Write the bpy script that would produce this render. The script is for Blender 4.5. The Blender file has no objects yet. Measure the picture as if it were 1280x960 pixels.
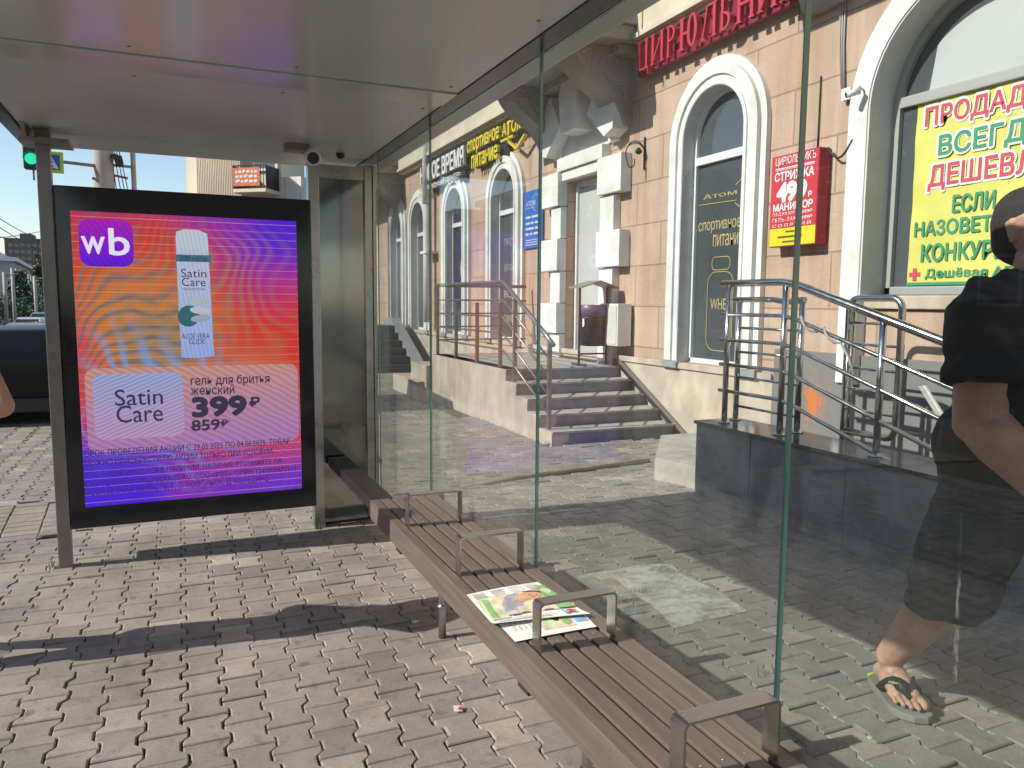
import bpy, bmesh, math, random
from mathutils import Vector, Matrix, geometry
random.seed(7)
C = bpy.context.scene.collection
SC = bpy.context.scene
R = math.radians

# ------------------------------------------------------------------ camera
CAM_H, FPX = 1.43, 962.0
yaw, pitch, roll = 0.415558625, -0.106169071, 0.00759422156
ff = Vector((math.sin(yaw)*math.cos(pitch), math.cos(yaw)*math.cos(pitch), math.sin(pitch)))
r0 = Vector((math.cos(yaw), -math.sin(yaw), 0)); u0 = r0.cross(ff)
rr = r0*math.cos(roll) + u0*math.sin(roll); uu = u0*math.cos(roll) - r0*math.sin(roll)
cam_d = bpy.data.cameras.new('camera'); cam = bpy.data.objects.new('camera', cam_d); C.objects.link(cam)
cam_d.sensor_width = 36; cam_d.lens = FPX/1280*36; cam_d.clip_start = 0.02; cam_d.clip_end = 5000
M = Matrix((rr, uu, -ff)).transposed().to_4x4(); M.translation = (0, 0, CAM_H)
cam.matrix_world = M
SC.camera = cam

# ------------------------------------------------------------------ light
SUN_EL = 33.8
SUN_AZ = math.degrees(math.atan2(0.12, -1.0))      # direction towards the sun, measured from +X
sd = Vector((math.cos(R(SUN_EL))*math.cos(R(SUN_AZ)), math.cos(R(SUN_EL))*math.sin(R(SUN_AZ)), math.sin(R(SUN_EL))))
w = bpy.data.worlds.new('World'); SC.world = w; w.use_nodes = True
nt = w.node_tree; bg = nt.nodes['Background']
sky = nt.nodes.new('ShaderNodeTexSky'); sky.sky_type = 'NISHITA'; sky.sun_disc = False
sky.sun_elevation = R(SUN_EL); sky.sun_rotation = math.atan2(sd.x, sd.y)
sky.air_density = 1.0; sky.dust_density = 0.5; sky.ozone_density = 1.0
nt.links.new(sky.outputs[0], bg.inputs[0]); bg.inputs[1].default_value = 0.13
sl = bpy.data.lights.new('sun', 'SUN'); sl.energy = 4.6; sl.angle = R(0.5); sl.color = (1.0, 0.94, 0.85)
so = bpy.data.objects.new('sun', sl); C.objects.link(so); so.rotation_euler = (-sd).to_track_quat('-Z', 'Y').to_euler()
so.location = (-20, 2, 20)
SC.view_settings.view_transform = 'Standard'; SC.view_settings.look = 'None'
SC.view_settings.exposure = 0.38; SC.view_settings.gamma = 1.0
SC.cycles.transparent_max_bounces = 24; SC.cycles.max_bounces = 10; SC.cycles.glossy_bounces = 5

# a pixel of the 1280x960 photograph -> a point of a real plane
def ray(x, y): return ff*FPX + rr*(x-640) - uu*(y-480)
def G(x, y, z=0.0): d = ray(x, y); p = d*((z-CAM_H)/d.z); p.z += CAM_H; return p
def WY(x, y, Y): d = ray(x, y); p = d*(Y/d.y); p.z += CAM_H; return p
def WX(x, y, X): d = ray(x, y); p = d*(X/d.x); p.z += CAM_H; return p

# ------------------------------------------------------------------ materials
MATS = {}
def mat(name, col, rough=0.6, metal=0.0, spec=0.5, var=0.0, vscale=6.0, bump=0.0, bscale=40.0, detail=6.0, stretch=None, coat=0.0):
    if name in MATS: return MATS[name]
    m = bpy.data.materials.new(name); m.use_nodes = True; n = m.node_tree; b = n.nodes['Principled BSDF']
    b.inputs['Base Color'].default_value = (*col, 1); b.inputs['Roughness'].default_value = rough
    b.inputs['Metallic'].default_value = metal; b.inputs['Specular IOR Level'].default_value = spec
    if coat: b.inputs['Coat Weight'].default_value = coat; b.inputs['Coat Roughness'].default_value = 0.06
    if var or bump:
        tc = n.nodes.new('ShaderNodeTexCoord'); src = tc.outputs['Object']
        if stretch:
            mp = n.nodes.new('ShaderNodeMapping'); mp.inputs['Scale'].default_value = stretch
            n.links.new(src, mp.inputs[0]); src = mp.outputs[0]
    if var:
        t = n.nodes.new('ShaderNodeTexNoise'); t.inputs['Scale'].default_value = vscale; t.inputs['Detail'].default_value = detail
        n.links.new(src, t.inputs['Vector'])
        rp = n.nodes.new('ShaderNodeValToRGB')
        rp.color_ramp.elements[0].position = 0.3; rp.color_ramp.elements[1].position = 0.7
        rp.color_ramp.elements[0].color = (*[max(0, c*(1-var)) for c in col], 1)
        rp.color_ramp.elements[1].color = (*[min(1, c*(1+var)) for c in col], 1)
        n.links.new(t.outputs[0], rp.inputs[0]); n.links.new(rp.outputs[0], b.inputs['Base Color'])
        rm = n.nodes.new('ShaderNodeMapRange'); rm.inputs[3].default_value = max(0.02, rough-0.12); rm.inputs[4].default_value = min(1, rough+0.12)
        n.links.new(t.outputs[0], rm.inputs[0]); n.links.new(rm.outputs[0], b.inputs['Roughness'])
    if bump:
        t2 = n.nodes.new('ShaderNodeTexNoise'); t2.inputs['Scale'].default_value = bscale; t2.inputs['Detail'].default_value = 8
        n.links.new(src, t2.inputs['Vector'])
        bp = n.nodes.new('ShaderNodeBump'); bp.inputs['Strength'].default_value = bump; bp.inputs['Distance'].default_value = 0.01
        n.links.new(t2.outputs[0], bp.inputs['Height']); n.links.new(bp.outputs[0], b.inputs['Normal'])
    MATS[name] = m; return m
def emit(name, col, s=1.0):
    if name in MATS: return MATS[name]
    m = bpy.data.materials.new(name); m.use_nodes = True; n = m.node_tree; b = n.nodes['Principled BSDF']
    b.inputs['Base Color'].default_value = (0.01, 0.01, 0.01, 1); b.inputs['Roughness'].default_value = 0.4
    b.inputs['Emission Color'].default_value = (*col, 1); b.inputs['Emission Strength'].default_value = s
    MATS[name] = m; return m

STEEL = mat('brushed_steel', (0.50, 0.49, 0.47), 0.30, 1.0, var=0.12, vscale=9, bump=0.03, bscale=120)
POLISH = mat('polished_rail_steel', (0.52, 0.51, 0.49), 0.18, 1.0, var=0.15, vscale=20)
POSTM = mat('grey_painted_post', (0.24, 0.22, 0.20), 0.42, 0.3, var=0.12, vscale=8, bump=0.04)
WHITE = mat('whitewash', (0.74, 0.73, 0.70), 0.75, var=0.16, vscale=2.6, bump=0.5, bscale=24, detail=12)
REVEAL = mat('painted_reveal', (0.60, 0.60, 0.58), 0.75, var=0.10, vscale=4, bump=0.2, bscale=30)
PVC = mat('white_pvc', (0.75, 0.76, 0.76), 0.35, var=0.05)
CONC = mat('pale_render', (0.50, 0.42, 0.34), 0.85, var=0.22, vscale=4.5, bump=0.4, bscale=30, stretch=(1, 1, 0.6))
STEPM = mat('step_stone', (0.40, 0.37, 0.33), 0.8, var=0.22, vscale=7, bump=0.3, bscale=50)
BLACK = mat('black_metal', (0.02, 0.02, 0.022), 0.45, 0.0, var=0.2)
IRON = mat('old_iron', (0.05, 0.045, 0.04), 0.6, 0.5)
WOOD = mat('brown_composite', (0.132, 0.100, 0.080), 0.55, var=0.20, vscale=5, bump=0.18, bscale=40, detail=10, stretch=(14, 0.8, 14))
GRANITE = mat('dark_granite_tiles', (0.20, 0.215, 0.24), 0.28, var=0.42, vscale=3.5, detail=10)
GREYW = mat('grey_wall_tile', (0.30, 0.31, 0.32), 0.5, var=0.1)

def glassmat(name, tint, dust, ior=1.45):
    m = bpy.data.materials.new(name); m.use_nodes = True; n = m.node_tree; n.nodes.clear()
    o = n.nodes.new('ShaderNodeOutputMaterial')
    tr = n.nodes.new('ShaderNodeBsdfTransparent'); tr.inputs[0].default_value = (*tint, 1)
    gl = n.nodes.new('ShaderNodeBsdfGlossy'); gl.inputs['Roughness'].default_value = 0.0; gl.inputs['Color'].default_value = (0.93, 0.97, 0.95, 1)
    # reflectance of one face of the pane (the same from both sides): f0 + (1-f0)(1-cos)^5
    ge = n.nodes.new('ShaderNodeNewGeometry'); dt = n.nodes.new('ShaderNodeVectorMath'); dt.operation = 'DOT_PRODUCT'
    n.links.new(ge.outputs['Incoming'], dt.inputs[0]); n.links.new(ge.outputs['Normal'], dt.inputs[1])
    ab = n.nodes.new('ShaderNodeMath'); ab.operation = 'ABSOLUTE'; n.links.new(dt.outputs['Value'], ab.inputs[0])
    om = n.nodes.new('ShaderNodeMath'); om.operation = 'SUBTRACT'; om.inputs[0].default_value = 1.0; n.links.new(ab.outputs[0], om.inputs[1])
    pw = n.nodes.new('ShaderNodeMath'); pw.operation = 'POWER'; pw.inputs[1].default_value = 5.0; n.links.new(om.outputs[0], pw.inputs[0])
    f0 = ((ior-1)/(ior+1))**2
    fr = n.nodes.new('ShaderNodeMath'); fr.operation = 'MULTIPLY_ADD'; fr.inputs[1].default_value = 1-f0; fr.inputs[2].default_value = f0; n.links.new(pw.outputs[0], fr.inputs[0])
    mx = n.nodes.new('ShaderNodeMixShader')
    n.links.new(fr.outputs[0], mx.inputs[0]); n.links.new(tr.outputs[0], mx.inputs[1]); n.links.new(gl.outputs[0], mx.inputs[2])
    df = n.nodes.new('ShaderNodeBsdfDiffuse'); df.inputs[0].default_value = (0.62, 0.60, 0.54, 1)
    tc = n.nodes.new('ShaderNodeTexCoord'); mp = n.nodes.new('ShaderNodeMapping'); mp.inputs['Scale'].default_value = (1, 6, 0.9)
    n.links.new(tc.outputs['Object'], mp.inputs[0])
    t = n.nodes.new('ShaderNodeTexNoise'); t.inputs['Scale'].default_value = 1.7; t.inputs['Detail'].default_value = 9; t.inputs['Roughness'].default_value = 0.65
    n.links.new(mp.outputs[0], t.inputs['Vector'])
    rp = n.nodes.new('ShaderNodeMapRange'); rp.inputs[1].default_value = 0.35; rp.inputs[2].default_value = 0.8
    rp.inputs[3].default_value = dust*0.55; rp.inputs[4].default_value = dust*1.7
    n.links.new(t.outputs[0], rp.inputs[0])
    m2 = n.nodes.new('ShaderNodeMixShader')
    n.links.new(rp.outputs[0], m2.inputs[0]); n.links.new(mx.outputs[0], m2.inputs[1]); n.links.new(df.outputs[0], m2.inputs[2])
    n.links.new(m2.outputs[0], o.inputs[0]); MATS[name] = m; return m
GLASS = glassmat('dusty_shelter_glass', (0.91, 0.94, 0.93), 0.022)
GLASS_NEAR = glassmat('clean_shelter_glass', (0.91, 0.94, 0.93), 0.011)
GLASS_FAR = glassmat('dustier_shelter_glass', (0.90, 0.93, 0.92), 0.048)
GEDGE = mat('green_glass_edge', (0.16, 0.36, 0.33), 0.15, 0.0, spec=0.7, coat=0.5)
def panemat(name, col, rough=0.04):
    return mat(name, col, rough, 0.0, spec=0.9, var=0.15, vscale=0.8)
PANE = panemat('dark_window_pane', (0.080, 0.092, 0.100))
PANE_L = mat('pale_frosted_pane', (0.50, 0.52, 0.50), 0.2, spec=0.6, var=0.06, vscale=1.5)

# ------------------------------------------------------------------ mesh builder
class MB:
    def __init__(s): s.bm = bmesh.new()
    def add(s, vs, fs, mi=0, smooth=False):
        b = [s.bm.verts.new(v) for v in vs]
        for f in fs:
            try:
                q = s.bm.faces.new([b[i] for i in f]); q.material_index = mi; q.smooth = smooth
            except ValueError: pass
        return s
    def box(s, a, c, bev=0.0, mi=0, mtx=None):
        x0, x1 = sorted((a[0], c[0])); y0, y1 = sorted((a[1], c[1])); z0, z1 = sorted((a[2], c[2]))
        t = bmesh.new()
        v = [t.verts.new(p) for p in ((x0,y0,z0),(x1,y0,z0),(x1,y1,z0),(x0,y1,z0),(x0,y0,z1),(x1,y0,z1),(x1,y1,z1),(x0,y1,z1))]
        for f in ((3,2,1,0),(4,5,6,7),(0,1,5,4),(1,2,6,5),(2,3,7,6),(3,0,4,7)): t.faces.new([v[i] for i in f])
        if bev: bmesh.ops.bevel(t, geom=list(t.edges), offset=bev, segments=2, profile=0.6, affect='EDGES')
        return s.merge(t, mi, mtx)
    def merge(s, t, mi=0, mtx=None, smooth=None):
        mp = {}
        for v in t.verts: mp[v] = s.bm.verts.new(mtx @ v.co if mtx else v.co)
        for f in t.faces:
            try:
                q = s.bm.faces.new([mp[v] for v in f.verts]); q.material_index = mi
                q.smooth = f.smooth if smooth is None else smooth
            except ValueError: pass
        t.free(); return s
    def tube(s, pts, r, n=10, mi=0, cap=True, rs=None):
        pts = [Vector(p) for p in pts]; rings = []; up = None
        for i, p in enumerate(pts):
            d = (pts[min(i+1, len(pts)-1)] - pts[max(i-1, 0)]).normalized()
            if up is None:
                up = Vector((0, 0, 1)) if abs(d.z) < 0.9 else Vector((1, 0, 0))
            a = d.cross(up).normalized(); b = a.cross(d).normalized(); up = b
            ri = rs[i] if rs else r
            rings.append([s.bm.verts.new(p + (a*math.cos(2*math.pi*k/n) + b*math.sin(2*math.pi*k/n))*ri) for k in range(n)])
        for A, B in zip(rings, rings[1:]):
            for k in range(n):
                q = s.bm.faces.new((A[k], A[(k+1)%n], B[(k+1)%n], B[k])); q.smooth = True; q.material_index = mi
        if cap:
            q = s.bm.faces.new(rings[0][::-1]); q.material_index = mi
            q = s.bm.faces.new(rings[-1]); q.material_index = mi
        return s
    def lathe(s, prof, c=(0,0,0), n=20, mi=0):
        c = Vector(c); rings = []
        for r, z in prof: rings.append([s.bm.verts.new(c + Vector((r*math.cos(2*math.pi*k/n), r*math.sin(2*math.pi*k/n), z))) for k in range(n)])
        for A, B in zip(rings, rings[1:]):
            for k in range(n):
                q = s.bm.faces.new((A[k], A[(k+1)%n], B[(k+1)%n], B[k])); q.smooth = True; q.material_index = mi
        q = s.bm.faces.new(rings[0][::-1]); q.material_index = mi
        q = s.bm.faces.new(rings[-1]); q.material_index = mi
        return s
    def prism(s, poly, o, U, V, N, depth, bev=0.0, mi=0):
        """flat outline (u,v) on frame o,U,V, thickened by depth along N"""
        o, U, V, N = Vector(o), Vector(U), Vector(V), Vector(N); t = bmesh.new()
        a = [t.verts.new(o + U*p[0] + V*p[1]) for p in poly]; b = [t.verts.new(o + U*p[0] + V*p[1] + N*depth) for p in poly]
        t.faces.new(a[::-1]); t.faces.new(b); k = len(poly)
        for i in range(k): t.faces.new((a[i], a[(i+1)%k], b[(i+1)%k], b[i]))
        if bev:
            bmesh.ops.bevel(t, geom=[e for e in t.edges if all(v in b for v in e.verts)], offset=bev, segments=2, affect='EDGES')
        bmesh.ops.recalc_face_normals(t, faces=t.faces)
        return s.merge(t, mi)
    def loft(s, secs, mi=0, cap=True, smooth=True, close=True):
        rings = [[s.bm.verts.new(p) for p in sec] for sec in secs]; n = len(secs[0])
        for A, B in zip(rings, rings[1:]):
            for k in range(n if close else n-1):
                q = s.bm.faces.new((A[k], A[(k+1)%n], B[(k+1)%n], B[k])); q.smooth = smooth; q.material_index = mi
        if cap:
            s.bm.faces.new(rings[0][::-1]).material_index = mi; s.bm.faces.new(rings[-1]).material_index = mi
        return s
    def build(s, name, mats, parent=None, local=False, recalc=True):
        if recalc: bmesh.ops.recalc_face_normals(s.bm, faces=s.bm.faces)
        if parent is not None and not local:
            bmesh.ops.translate(s.bm, verts=s.bm.verts, vec=-Vector(parent['_at']))
        me = bpy.data.meshes.new(name); s.bm.to_mesh(me); s.bm.free()
        for m in (mats if isinstance(mats, (list, tuple)) else [mats]): me.materials.append(m)
        return link(name, me, parent)
def link(name, me, parent=None):
    o = bpy.data.objects.new(name, me); C.objects.link(o)
    if parent is not None: o.parent = parent
    return o
def chain(o, parent, at):
    """make o (built under the thing at `at`) a parent for sub-parts: its mesh already sits in the thing's space"""
    o['_at'] = tuple(at); return o
def thing(name, label, cat, at=(0,0,0), rz=0.0, group=None):
    o = bpy.data.objects.new(name, None); C.objects.link(o); o.location = at; o.rotation_euler = (0, 0, rz)
    o.empty_display_size = 0.1
    o['label'] = label; o['category'] = cat; o['_at'] = tuple(at)
    if group: o['group'] = group
    return o
def tag(o, label, cat, group=None, kind=None):
    o['label'] = label; o['category'] = cat
    if group: o['group'] = group
    if kind: o['kind'] = kind
    return o
def struct(o): o['kind'] = 'structure'; return o
def sub(o, p): o['_at'] = p['_at']; return o          # part that will carry sub-parts

# lettering --------------------------------------------------------
def glyphs(txt, bold=0.0, shear=0.0, extrude=0.0, spacing=1.0):
    cu = bpy.data.curves.new('lettering', 'FONT'); cu.body = txt; cu.offset = bold; cu.shear = shear; cu.extrude = extrude
    cu.space_character = spacing; cu.resolution_u = 3
    ob = bpy.data.objects.new('lettering', cu); C.objects.link(ob)
    dg = bpy.context.evaluated_depsgraph_get(); me = bpy.data.meshes.new_from_object(ob.evaluated_get(dg))
    vs = [v.co.copy() for v in me.vertices]; fs = [list(p.vertices) for p in me.polygons]
    bpy.data.objects.remove(ob); bpy.data.curves.remove(cu); bpy.data.meshes.remove(me)
    return vs, fs
def write(mb, txt, o, U, V, N, box, bold=0.0, shear=0.0, depth=0.0, mi=0, spacing=1.0):
    """lay a line of writing in box=(u0,v0,u1,v1) of the frame; heavier strokes are the same glyphs laid again, shifted a little"""
    o, U, V, N = Vector(o), Vector(U), Vector(V), Vector(N)
    vs, fs = glyphs(txt, 0.0, shear, 0.5 if depth else 0.0, spacing)
    if not vs: return
    x0 = min(v.x for v in vs); x1 = max(v.x for v in vs); y0 = min(v.y for v in vs); y1 = max(v.y for v in vs)
    u0, v0, u1, v1 = box
    sc = min((u1-u0)/(x1-x0+1e-9), (v1-v0)/(y1-y0+1e-9)); d = bold*sc*1.1
    u0 += d; v0 += d; u1 -= d; v1 -= d
    shifts = [(0, 0)] if not bold else [(d*math.cos(k*math.pi/7), d*math.sin(k*math.pi/7)) for k in range(14)]
    for k, (du, dv) in enumerate(shifts):
        out = []
        for v in vs:
            a = u0 + (v.x-x0)/(x1-x0+1e-9)*(u1-u0) + du; b = v0 + (v.y-y0)/(y1-y0+1e-9)*(v1-v0) + dv
            out.append(o + U*a + V*b + N*((depth*(v.z+0.5) if depth else 0) + .00006*k))
        mb.add(out, fs, mi)
def rrect(u0, v0, u1, v1, r, n=6):
    p = []
    for cx, cy, a in ((u1-r, v1-r, 0), (u0+r, v1-r, 90), (u0+r, v0+r, 180), (u1-r, v0+r, 270)):
        for k in range(n+1):
            t = R(a + 90*k/n); p.append((cx + r*math.cos(t), cy + r*math.sin(t)))
    return p
def line2(mb, pts, wd, o, U, V, N, mi=0, depth=0.003):
    """a stroke of width wd drawn through pts on a frame"""
    for (a, b), (c, d) in zip(pts, pts[1:]):
        L = math.hypot(c-a, d-b)
        if L < 1e-6: continue
        nx, ny = -(d-b)/L*wd/2, (c-a)/L*wd/2
        mb.prism([(a+nx, b+ny), (a-nx, b-ny), (c-nx, d-ny), (c+nx, d+ny)], o, U, V, N, depth, mi=mi)
FU, FV, FN = Vector((0,-1,0)), Vector((0,0,1)), Vector((-1,0,0))     # facade frame: to the right of the photo is -Y

# ================================================================== ground
def pavermat(name, c0, c1, grit=0.35):
    m = bpy.data.materials.new(name); m.use_nodes = True; n = m.node_tree; b = n.nodes['Principled BSDF']
    at = n.nodes.new('ShaderNodeAttribute'); at.attribute_name = 'stone_shade'
    rp = n.nodes.new('ShaderNodeValToRGB'); e = rp.color_ramp.elements
    e[0].position = 0.0; e[0].color = (*c0, 1); e[1].position = 1.0; e[1].color = (*c1, 1)
    q = e.new(0.72); q.color = (*[a*0.55+d*0.45 for a, d in zip(c0, c1)], 1)
    n.links.new(at.outputs['Fac'], rp.inputs[0])
    tc = n.nodes.new('ShaderNodeTexCoord')
    t = n.nodes.new('ShaderNodeTexNoise'); t.inputs['Scale'].default_value = 190; t.inputs['Detail'].default_value = 5; t.inputs['Roughness'].default_value = 0.75
    t2 = n.nodes.new('ShaderNodeTexNoise'); t2.inputs['Scale'].default_value = 2.6; t2.inputs['Detail'].default_value = 7; t2.inputs['Roughness'].default_value = 0.7
    t3 = n.nodes.new('ShaderNodeTexNoise'); t3.inputs['Scale'].default_value = 17; t3.inputs['Detail'].default_value = 3
    for x in (t, t2, t3): n.links.new(tc.outputs['Object'], x.inputs['Vector'])
    def mul(a, tex, lo, hi, p0=0.3, p1=0.7):
        mr = n.nodes.new('ShaderNodeMapRange'); mr.inputs[1].default_value = p0; mr.inputs[2].default_value = p1
        mr.inputs[3].default_value = lo; mr.inputs[4].default_value = hi; n.links.new(tex.outputs[0], mr.inputs[0])
        mx = n.nodes.new('ShaderNodeMix'); mx.data_type = 'RGBA'; mx.blend_type = 'MULTIPLY'; mx.inputs[0].default_value = 1
        n.links.new(a, mx.inputs[6]); n.links.new(mr.outputs[0], mx.inputs[7]); return mx.outputs[2]
    c = mul(rp.outputs[0], t, 1-grit, 1+grit*0.6); c = mul(c, t2, 0.78, 1.12); c = mul(c, t3, 0.62, 1.04, 0.22, 0.42)
    vo = n.nodes.new('ShaderNodeTexVoronoi'); vo.inputs['Scale'].default_value = 3.1; n.links.new(tc.outputs['Object'], vo.inputs['Vector'])
    mg = n.nodes.new('ShaderNodeMapRange'); mg.inputs[1].default_value = .05; mg.inputs[2].default_value = .09; mg.inputs[3].default_value = .55; mg.inputs[4].default_value = 1.0; n.links.new(vo.outputs['Distance'], mg.inputs[0])
    mq = n.nodes.new('ShaderNodeMix'); mq.data_type = 'RGBA'; mq.blend_type = 'MULTIPLY'; mq.inputs[0].default_value = .8
    n.links.new(c, mq.inputs[6]); n.links.new(mg.outputs[0], mq.inputs[7]); c = mq.outputs[2]
    t4 = n.nodes.new('ShaderNodeTexNoise'); t4.inputs['Scale'].default_value = .9; t4.inputs['Detail'].default_value = 10; t4.inputs['Roughness'].default_value = .75; n.links.new(tc.outputs['Object'], t4.inputs['Vector'])
    c = mul(c, t4, .72, 1.10, .35, .62)
    n.links.new(c, b.inputs['Base Color']); b.inputs['Roughness'].default_value = 0.85
    bp = n.nodes.new('ShaderNodeBump'); bp.inputs['Strength'].default_value = 0.55; bp.inputs['Distance'].default_value = 0.004
    n.links.new(t.outputs[0], bp.inputs['Height']); n.links.new(bp.outputs[0], b.inputs['Normal'])
    return m
PAVE = pavermat('concrete_paver', (0.245, 0.226, 0.202), (0.45, 0.395, 0.325))
PAVE2 = pavermat('brick_paver', (0.26, 0.235, 0.20), (0.40, 0.35, 0.29))
SAND = mat('joint_grit', (0.10, 0.088, 0.072), 0.95, var=0.35, vscale=60, bump=0.5, bscale=200)
ASPH = mat('asphalt', (0.06, 0.058, 0.055), 0.9, var=0.2, vscale=30, bump=0.3, bscale=150)

g = MB(); YY = ((-150,-.13),(21.2,-.13),(24,-.30),(33,-1.3),(900,-1.3)); g.add([(x,y,z) for y, z in YY for x in (-400,400)], [(2*i,2*i+1,2*i+3,2*i+2) for i in range(4)])
struct(g.build('ground', ASPH))
g = MB(); g.add([(-6.5,-40,-0.022),(5.4,-40,-0.022),(5.4,21.2,-0.022),(-6.5,21.2,-0.022)], [(0,1,2,3)])
struct(g.build('pavement_bed', SAND))

def pave(name, material, x0, x1, y0, y1, keep, px=0.132, py=0.166, amp=0.0115, rect=False, seed=1, rot=0.0, jit=0.0022):
    rnd = random.Random(seed); vs, fs, sh = [], [], []
    ca, sa = math.cos(rot), math.sin(rot); sh_col = {}
    prof = ((-0.5,-1),(-0.34,-1),(-0.22,1),(0.22,1),(0.34,-1),(0.5,-1))
    nx = int((x1-x0)/px)+1; ny = int((y1-y0)/py)+2
    for i in range(nx):
        colshade = rnd.uniform(-0.08, 0.08)
        for j in range(ny):
            off = (0.5*py if i % 2 else 0) if not rect else ((i*0.37) % 1)*py
            cx = x0 + i*px + px/2; cy = y0 + j*py + off
            X, Y = cx*ca - cy*sa, cx*sa + cy*ca
            if not keep(X, Y): continue
            gap = rnd.uniform(0.0008, 0.0042)
            hx, hy = px/2-gap, py/2-gap
            if rect: out = [(hx,-hy),(hx,hy),(-hx,hy),(-hx,-hy)]
            else:
                # the ends of a block are wide, its waist narrow: neighbours sit half a block further on
                a = amp
                right = [(hx+a,-hy),(hx+a,-hy+0.028),(hx-a,-hy+0.052),(hx-a,hy-0.052),(hx+a,hy-0.028),(hx+a,hy)]
                out = right + [(-x, y) for x, y in right[::-1]]
            if rnd.random() < 0.10:               # a chipped corner
                k = rnd.randrange(len(out)); out[k] = (out[k][0]*0.93, out[k][1]*0.94)
            dz = rnd.uniform(-jit, jit)*1.3 + .006*math.sin(cx*2.1+1)*math.sin(cy*1.7); tx, ty = rnd.uniform(-jit, jit)*16, rnd.uniform(-jit, jit)*16
            jr = rnd.uniform(-0.007, 0.007)
            base = len(vs); n = len(out)
            for ring, (k, z) in enumerate(((0.0, -0.021), (0.0, -0.0045), (0.0045, 0.0))):
                for (x, y) in out:
                    L = math.hypot(x, y); s = (L-k*1.3)/L
                    x2, y2 = x*s, y*s
                    xr, yr = x2 - y2*jr + cx, y2 + x2*jr + cy
                    vs.append((xr*ca - yr*sa, xr*sa + yr*ca, z + (dz + x2*tx*0.3 + y2*ty*0.3 if ring else 0)))
            v = min(1, max(0, rnd.betavariate(2, 3.2) + colshade + (0.35 if rnd.random() < 0.07 else 0)))
            for r_ in range(2):
                for k in range(n):
                    fs.append((base+r_*n+k, base+r_*n+(k+1)%n, base+(r_+1)*n+(k+1)%n, base+(r_+1)*n+k)); sh.append(v)
            fs.append(tuple(range(base+2*n, base+3*n))); sh.append(v)
    me = bpy.data.meshes.new(name); me.from_pydata(vs, [], fs); me.materials.append(material)
    at = me.attributes.new('stone_shade', 'FLOAT', 'FACE'); at.data.foreach_set('value', sh)
    me.update(); return struct(link(name, me))
bandB = lambda x, y: 5.22 + 0.30*(x+0.97) < y < 6.16 + 0.06*(x+1.1) and x < 1.02
pave('pavement', PAVE, -3.6, 2.06, 0.75, 8.6, lambda x, y: not bandB(x, y), seed=3, rot=R(-0.6))
pave('footway', PAVE, 2.08, 5.0, 0.75, 8.6, lambda x, y: not (x > 3.6 and y < 4.7) and not (x > 3.45 and y > 6.8), seed=9, rot=R(0.2), px=0.136, py=0.17, jit=0.003)
pave('brick_band', PAVE2, -4.2, 1.2, 5.0, 6.6, bandB, px=0.205, py=0.105, rect=True, seed=5, rot=R(3.0), jit=0.0012)
pave('far_pavement', PAVE, -6.4, 5.0, 8.7, 21.0, lambda x, y: not (x > 3.3 and y < 11.2), px=0.20, py=0.25, amp=0.016, seed=11, jit=0.003)
k = MB(); k.tube([(2.0,5.50,-0.004),(2.5,5.585,0.012),(3.2,5.665,0.015),(3.9,5.76,0.012)], 0.022, 8)
struct(k.build('kerb', mat('kerb_concrete', (0.26,0.23,0.19), 0.9, var=0.2)))
k = MB()
for i in range(40):
    y = 1.2 + i*0.11 + random.uniform(-.04, .04); x = 2.068 + random.uniform(-.012, .012)
    if y < 5.3:
        r_ = random.uniform(0.004, 0.011); k.lathe([(r_*0.5,0),(r_,r_*0.4),(r_*0.6,r_*0.9)], (x, y, -0.004), 6)
st = k.build('grit', mat('pale_grit', (0.5,0.47,0.40), 0.9, var=0.3)); tag(st, 'pale grit and crumbs along the seam between two areas of paving', 'grit', kind='stuff')

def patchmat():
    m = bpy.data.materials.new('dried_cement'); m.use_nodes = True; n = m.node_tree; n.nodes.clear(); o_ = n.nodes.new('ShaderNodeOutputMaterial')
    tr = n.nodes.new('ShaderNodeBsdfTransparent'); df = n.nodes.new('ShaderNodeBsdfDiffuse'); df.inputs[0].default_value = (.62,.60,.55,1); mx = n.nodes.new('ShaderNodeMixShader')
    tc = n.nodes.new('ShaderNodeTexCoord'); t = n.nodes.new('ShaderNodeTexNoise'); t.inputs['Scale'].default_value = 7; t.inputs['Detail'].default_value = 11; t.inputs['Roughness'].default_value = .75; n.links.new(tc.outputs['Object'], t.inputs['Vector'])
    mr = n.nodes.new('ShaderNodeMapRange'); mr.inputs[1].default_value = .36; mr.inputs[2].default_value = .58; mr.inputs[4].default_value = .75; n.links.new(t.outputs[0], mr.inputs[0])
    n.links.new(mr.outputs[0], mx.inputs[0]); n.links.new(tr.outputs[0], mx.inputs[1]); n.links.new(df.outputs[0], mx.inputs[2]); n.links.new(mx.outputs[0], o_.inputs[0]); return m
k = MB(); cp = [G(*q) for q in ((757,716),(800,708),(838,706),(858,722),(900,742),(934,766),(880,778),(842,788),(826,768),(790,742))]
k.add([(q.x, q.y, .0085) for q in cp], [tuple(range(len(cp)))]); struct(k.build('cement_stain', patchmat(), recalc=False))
k = MB(); rnd = random.Random(12)
for (wx, wy, nb) in [(3.40,6.79,26),(3.62,6.80,18),(-.62,4.60,10),(.80,4.80,8),(2.07,3.1,6),(2.07,2.2,6),(2.06,4.3,7),(3.58,4.2,7),(3.58,2.9,6),(-1.2,3.1,5)]:
    for _ in range(nb):
        a = rnd.uniform(0,6.28); r_ = rnd.uniform(0,.06); bx_, by_ = wx+r_*math.cos(a), wy+r_*.5*math.sin(a); h_ = rnd.uniform(.02,.07); lx, ly = rnd.uniform(-.03,.03), rnd.uniform(-.03,.03)
        k.add([(bx_-.003,by_,0),(bx_+.003,by_+.002,0),(bx_+lx,by_+ly,h_)], [(0,1,2)])
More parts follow.
